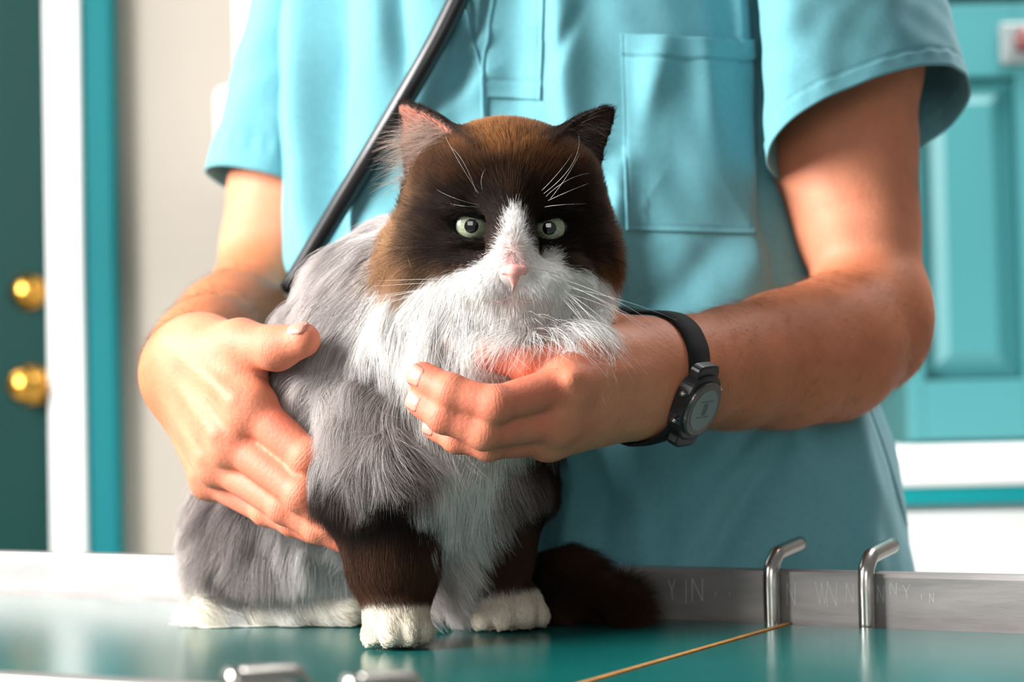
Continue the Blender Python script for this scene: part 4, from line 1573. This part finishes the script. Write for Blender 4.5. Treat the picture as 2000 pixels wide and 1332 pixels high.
dear = np.where((np.linalg.norm(fp - earL.c, axis=1) < np.linalg.norm(fp - earR.c, axis=1))[:, None], earL.eb, earR.eb)
away = fp - P(930, 500, 1.20)
away /= np.linalg.norm(away, axis=1)[:, None]
Dneck = const((-0.15, 0.1, -0.8)) + 0.9 * away
rf = sstep(0.012, 0.0, group_d(g_ruff, fp))[:, None]
Dneck = Dneck * (1 - rf) + rf * (const((0.0, -0.55, -1.0)) + np.stack([(fp[:, 0] - fx(1000)) * 3.5, 0 * one, 0 * one], 1))
Dchest = const((0.02, -0.12, -1)) + 0.25 * np.sign(fp[:, 0:1] - fx(890, 1.2)) * np.array([[1.0, 0, 0]]) * np.clip(np.abs(fp[:, 0:1] - fx(890, 1.2)) / 0.05, 0, 1)
Dbody = const((-0.25, 0.05, -0.9)) + 0.5 * away
pawf = const((0.2, -1, -0.25))
Dirs = [Dh, dear, Dneck, Dchest, Dbody, const((0.0, -0.08, -1)), const((0.05, 0.05, -1)), pawf, const((0.9, -0.2, -0.25)), const((0.85, -0.5, 0.25))]
wd = weights(d, 0.008)
D = sum(q * wd[:, i:i + 1] for i, q in enumerate(Dirs))
# locks: slow waves of direction shared by neighbours
lock = np.stack([wavy(fp, 24, 31), wavy(fp, 24, 32), wavy(fp, 24, 33)], 1) * 0.42 + np.stack([wavy(fp, 70, 34), wavy(fp, 70, 35), wavy(fp, 70, 36)], 1) * 0.22
long_ = sstep(0.008, 0.03, L)[:, None]
D = D + lock * (0.25 + 0.75 * long_) + rng.normal(0, 0.10, (n, 3)) * (0.5 + long_)
T_ = D - fn * (D * fn).sum(1)[:, None]
T_ /= np.linalg.norm(T_, axis=1)[:, None] + 1e-9
lift = np.array([0.42, 0.30, 0.42, 0.36, 0.40, 0.34, 0.34, 0.50, 0.45, 0.50])
lf = w @ lift + rng.normal(0, 0.08, n) + 0.12 * wavy(fp, 30, 37) * long_[:, 0]
lf = np.clip(lf, 0.12, 0.95)
L = L * rng.uniform(0.65, 1.1, n) * (1 + 0.12 * wavy(fp, 35, 38))
L = np.clip(L, 0.003, 0.06)
KP = 7
s = np.linspace(0, 1, KP)
grav = np.array([0, 0, -1.0])
pts = fp[:, None] + (L[:, None] * s)[..., None] * T_[:, None] + (L[:, None] * lf[:, None] * (s - 0.35 * s * s))[..., None] * fn[:, None] \
    + (L[:, None] * 0.30 * long_ * s * s)[..., None] * grav
# curl of the long hair
cu = np.stack([wavy(fp, 40, 41), wavy(fp, 40, 42), wavy(fp, 40, 43)], 1)
pts += (L[:, None] * 0.16 * long_ * np.sin(s * 2.6) ** 2)[..., None] * cu[:, None]
# clumping towards guide strands
cell = 0.0065
key = np.floor((fp + rng.normal(0, 0.0010, fp.shape)) / cell).astype(np.int64)
kk = (key[:, 0] + 4000) * 100000000 + (key[:, 1] + 4000) * 10000 + key[:, 2] + 1000
uq, first, inv = np.unique(kk, return_index=True, return_inverse=True)
guide = pts[first][inv]
cl = (0.10 + 0.42 * long_[:, 0] * (0.6 + 0.4 * wavy(fp, 20, 44)))[:, None] * s ** 1.5
shift = guide - pts
off = np.linalg.norm(shift[:, -1], axis=1)
cl = cl * (off < 0.02)[:, None]
pts = pts + cl[..., None] * shift
# nothing passes through the table or the hands
pts[..., 2] = np.maximum(pts[..., 2], TABLE_Z + 0.0006 + 0.0006 * rng.random(n)[:, None])
for fld, c0, r0 in ((handA, P(1000, 770, 1.15), 0.16), (handB, P(500, 830, 1.23), 0.18)):
    near = np.where((np.linalg.norm(pts[:, 3] - c0, axis=1) < r0) & (pts[:, 3, 1] < 1.30))[0]
    near = near[fld(pts[near, 3]) < 0.6 * L[near] + 0.001]
    q = pts[near, 1:].reshape(-1, 3)
    # strands that meet a hand lie over it
    for _ in range(2 if fld is handA else 0):
        f = fld(q)
        m_ = np.where(f < 0.0016)[0]
        if not len(m_):
            break
        g = np.stack([fld(q[m_] + e_) - f[m_] for e_ in np.eye(3) * 0.0008], 1)
        g = g / (np.linalg.norm(g, axis=1)[:, None] + 1e-9) + np.array([0, -0.35, 0])
        q[m_] += g * (0.0018 - f[m_])[:, None]
    pts[near, 1:] = q.reshape(len(near), KP - 1, 3)
    # those still deep inside stay short
    deep = (fld(q) < (-0.002 if fld is handA else -0.0006)).reshape(len(near), KP - 1).any(1)
    dn_ = near[deep]
    pts[dn_] = pts[dn_, :1] + (pts[dn_] - pts[dn_, :1]) * 0.25
rad0 = (w @ np.array([0.000085, 0.00008, 0.000095, 0.00011, 0.00010, 0.00009, 0.00009, 0.000085, 0.000085, 0.00010]))
rad = 0.78 * rad0[:, None] * (1.0 - 0.85 * s ** 2)
fc = fc * (rng.uniform(0.72, 1.18, n) * (1 + 0.10 * wavy(fp, 60, 51)))[:, None]
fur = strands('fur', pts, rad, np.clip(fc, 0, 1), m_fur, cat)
fur['kind'] = 'stuff'
fur['label'] = 'long soft coat, dark brown mask, grey flank and white bib'

# ---- eyes
m_sclera = material('eye_white', lin(150, 120, 110), 0.15, 0, 0.5, coat=1.0)
m_iris = material('iris_green', lin(150, 158, 132), 0.25, 0, 0.5, coat=1.0, noise=(900, 0.25, (1, 1, 1)))
m_pupil = material('pupil_black', lin(10, 12, 12), 0.08, 0, 0.6, coat=1.0)
m_ring = material('iris_rim', lin(30, 34, 26), 0.2, 0, 0.5, coat=1.0)


def cap_of(name, c, dirv, r, ang0, ang1, mat, parent):
    q = Vector(dirv).to_track_quat('Z', 'Y').to_matrix()
    V, F = [], []
    nr, ns = 8, 40
    for i in range(nr + 1):
        a = ang0 + (ang1 - ang0) * i / nr
        for k in range(ns):
            t = 2 * math.pi * k / ns
            V.append(Vector(c) + q @ Vector((math.sin(a) * math.cos(t), math.sin(a) * math.sin(t), math.cos(a))) * r)
    for i in range(nr):
        for k in range(ns):
            k2 = (k + 1) % ns
            F.append((i * ns + k, (i + 1) * ns + k, (i + 1) * ns + k2, i * ns + k2))
    return mesh_of(name, V, F, mat, parent)


for c, look in ((EYE_L, P(916, 436, 1.0)), (EYE_R, P(1071, 440, 1.0))):
    cen = c + np.array([0, EYE_R0 + 0.0002, 0])
    bm = bmesh.new()
    bmesh.ops.create_uvsphere(bm, u_segments=36, v_segments=24, radius=EYE_R0, matrix=Matrix.Translation(cen))
    ball = bm_obj('eye', bm, m_sclera, cat, True)
    dr = look - cen
    dr /= np.linalg.norm(dr)
    cap_of('iris_rim', cen, dr, EYE_R0 + 0.00008, 0.66, 0.80, m_ring, ball)
    cap_of('iris', cen, dr, EYE_R0 + 0.0001, 0.24, 0.70, m_iris, ball)
    cap_of('pupil', cen, dr, EYE_R0 + 0.00012, 0.0, 0.30, m_pupil, ball)

# ---- nose leather with two nostrils, and the mouth line
m_nose = material('pink_nose', lin(226, 164, 156), 0.5, 0, 0.4, sss=0.2, sss_rad=(0.004, 0.0015, 0.001), noise=(300, 0.10, (1, 1, 1)), bump=(1400, 0.0002, (1, 1, 1)))
nf = Field()
NP = NOSE + np.array((0, 0.0022, 0.0))
nf.add([Cap(NP + (-0.0046, 0.0012, 0.0022), NP + (0.0046, 0.0012, 0.0022), 0.0034, 0.0034), Cap(NP + (0, 0.0, 0.001), NP + (0, 0.002, -0.0055), 0.0040, 0.0018)], 0.004)
nf.add([Ell(NP + (-0.0046, -0.0030, -0.0014), (0.0026, 0.0040, 0.0012), np.array([(0.9, 0, -0.43), (0, 1, 0), (0.43, 0, 0.9)])),
        Ell(NP + (0.0046, -0.0030, -0.0014), (0.0026, 0.0040, 0.0012), np.array([(0.9, 0, 0.43), (0, 1, 0), (-0.43, 0, 0.9)]))], 0.0, 0.0006, 's')
Vn, Qn = grow_surface(nf, 0.0004, 16)
np_mesh('nose', Vn, Qn, m_nose, cat)
m_mouth = material('mouth_line', lin(204, 164, 154), 0.6)


def on_face(px, py, off):
    return P(px, py, face_depth(px, py) - off)


for ln in (((1003, 556), (1001, 566), (1000, 578)), ((1000, 578), (984, 587), (962, 590), (940, 586)), ((1000, 578), (1016, 586), (1036, 589), (1056, 584))):
    tube('mouth_line', [on_face(a, b, 0.0006) for a, b in ln], [0.0006, 0.0008, 0.0003], m_mouth, cat, 8, 20)

# ---- whiskers, brow whiskers and ear tufts
m_whisker = material('whisker', lin(250, 248, 244), 0.35, 0, 0.5, attr='col')


def arc(a, b, c_, n=14):
    t = np.linspace(0, 1, n)[:, None]
    return (1 - t) ** 2 * a + 2 * t * (1 - t) * b + t * t * c_


W_ = []
for k in range(9):
    y0 = 545 + 5.0 * (k % 5) + rng.uniform(-3, 3)
    a = P(935 - 9 * (k // 5) + rng.uniform(-6, 6), y0, 1.150)
    ang = rng.uniform(-0.10, 0.42)
    Lw_ = rng.uniform(0.055, 0.085)
    c1 = a + np.array([-math.cos(ang) * Lw_ * 0.5, -0.012, -math.sin(ang) * Lw_ * 0.35])
    c2 = a + np.array([-math.cos(ang) * Lw_, 0.008, -math.sin(ang) * Lw_ * 1.05])
    W_.append(arc(a, c1, c2))
for k in range(15):
    y0 = 545 + 5.0 * (k % 5) + rng.uniform(-3, 3)
    a = P(1070 + 9 * (k // 5) + rng.uniform(-6, 6), y0, 1.152)
    ang = rng.uniform(0.25, 1.02)
    Lw_ = rng.uniform(0.045, 0.078)
    c1 = a + np.array([math.cos(ang) * Lw_ * 0.55, -0.012, -math.sin(ang) * Lw_ * 0.35])
    c2 = a + np.array([math.cos(ang) * Lw_, 0.004, -math.sin(ang) * Lw_ * 1.0])
    W_.append(arc(a, c1, c2))
for (a, b, c_) in (((935, 378), (890, 310), (868, 262)), ((930, 375), (905, 300), (876, 285)), ((936, 400), (890, 392), (852, 370)), ((938, 404), (905, 404), (880, 398)), ((942, 370), (935, 345), (950, 328)),
                   ((1062, 378), (1140, 320), (1130, 262)), ((1066, 384), (1105, 345), (1150, 338)), ((1070, 392), (1112, 372), (1150, 358)), ((1064, 404), (1100, 398), (1145, 398)), ((1058, 372), (1092, 340), (1118, 300)),
                   ((1075, 388), (1110, 345), (1132, 300))):
    W_.append(arc(P(*a, 1.160), P(*b, 1.135), P(*c_, 1.160)))
W_ = np.array(W_)
wr = np.where(np.arange(len(W_)) < 24, 0.00011, 0.00006)
sw = np.linspace(0, 1, W_.shape[1])
wh = strands('whiskers', W_, wr[:, None] * (1 - 0.85 * sw), np.repeat(np.array(lin(248, 246, 240))[None], len(W_), 0), m_whisker, cat)
wh['kind'] = 'stuff'
tf_, tcol = [], []
for k in range(900):
    # pale hair growing across the opening of the left ear, dark wisps at the right one
    if k < 780:
        b = rng.uniform(0.0, 0.55) ** 1.0 * earL.H
        a = rng.uniform(-0.9, 0.9) * earL.w * (1 - b / earL.H)
        r0 = earL.base + earL.eb * b + earL.ea * a + earL.ec * (earL.curl * a * a - 0.002)
        dv = np.array([-0.85, -0.25, -0.10]) + rng.normal(0, 0.22, 3) + earL.eb * 0.05
        ln = rng.uniform(0.012, 0.030)
        colr = np.array(lin(214, 190, 176)) * rng.uniform(0.7, 1.15)
    else:
        b = rng.uniform(0.0, 0.6) * earR.H
        a = rng.uniform(-1.0, 0.4) * earR.w * (1 - b / earR.H)
        r0 = earR.base + earR.eb * b + earR.ea * a + earR.ec * (earR.curl * a * a - 0.002)
        dv = np.array([0.95, -0.15, -0.05]) + rng.normal(0, 0.25, 3)
        ln = rng.uniform(0.008, 0.020)
        colr = np.array(lin(70, 58, 52)) * rng.uniform(0.6, 1.6)
    dv /= np.linalg.norm(dv)
    tf_.append(arc(r0, r0 + dv * ln * 0.5 + np.array([0, -0.001, 0.0015]), r0 + dv * ln + np.array([0, 0, -0.002]), 8))
    tcol.append(colr)
st_ = np.linspace(0, 1, 8)
tfo = strands('ear_tufts', np.array(tf_), np.repeat((0.00010 * (1 - 0.85 * st_))[None], len(tf_), 0), np.clip(np.array(tcol), 0, 1), m_whisker, cat)
tfo['kind'] = 'stuff'
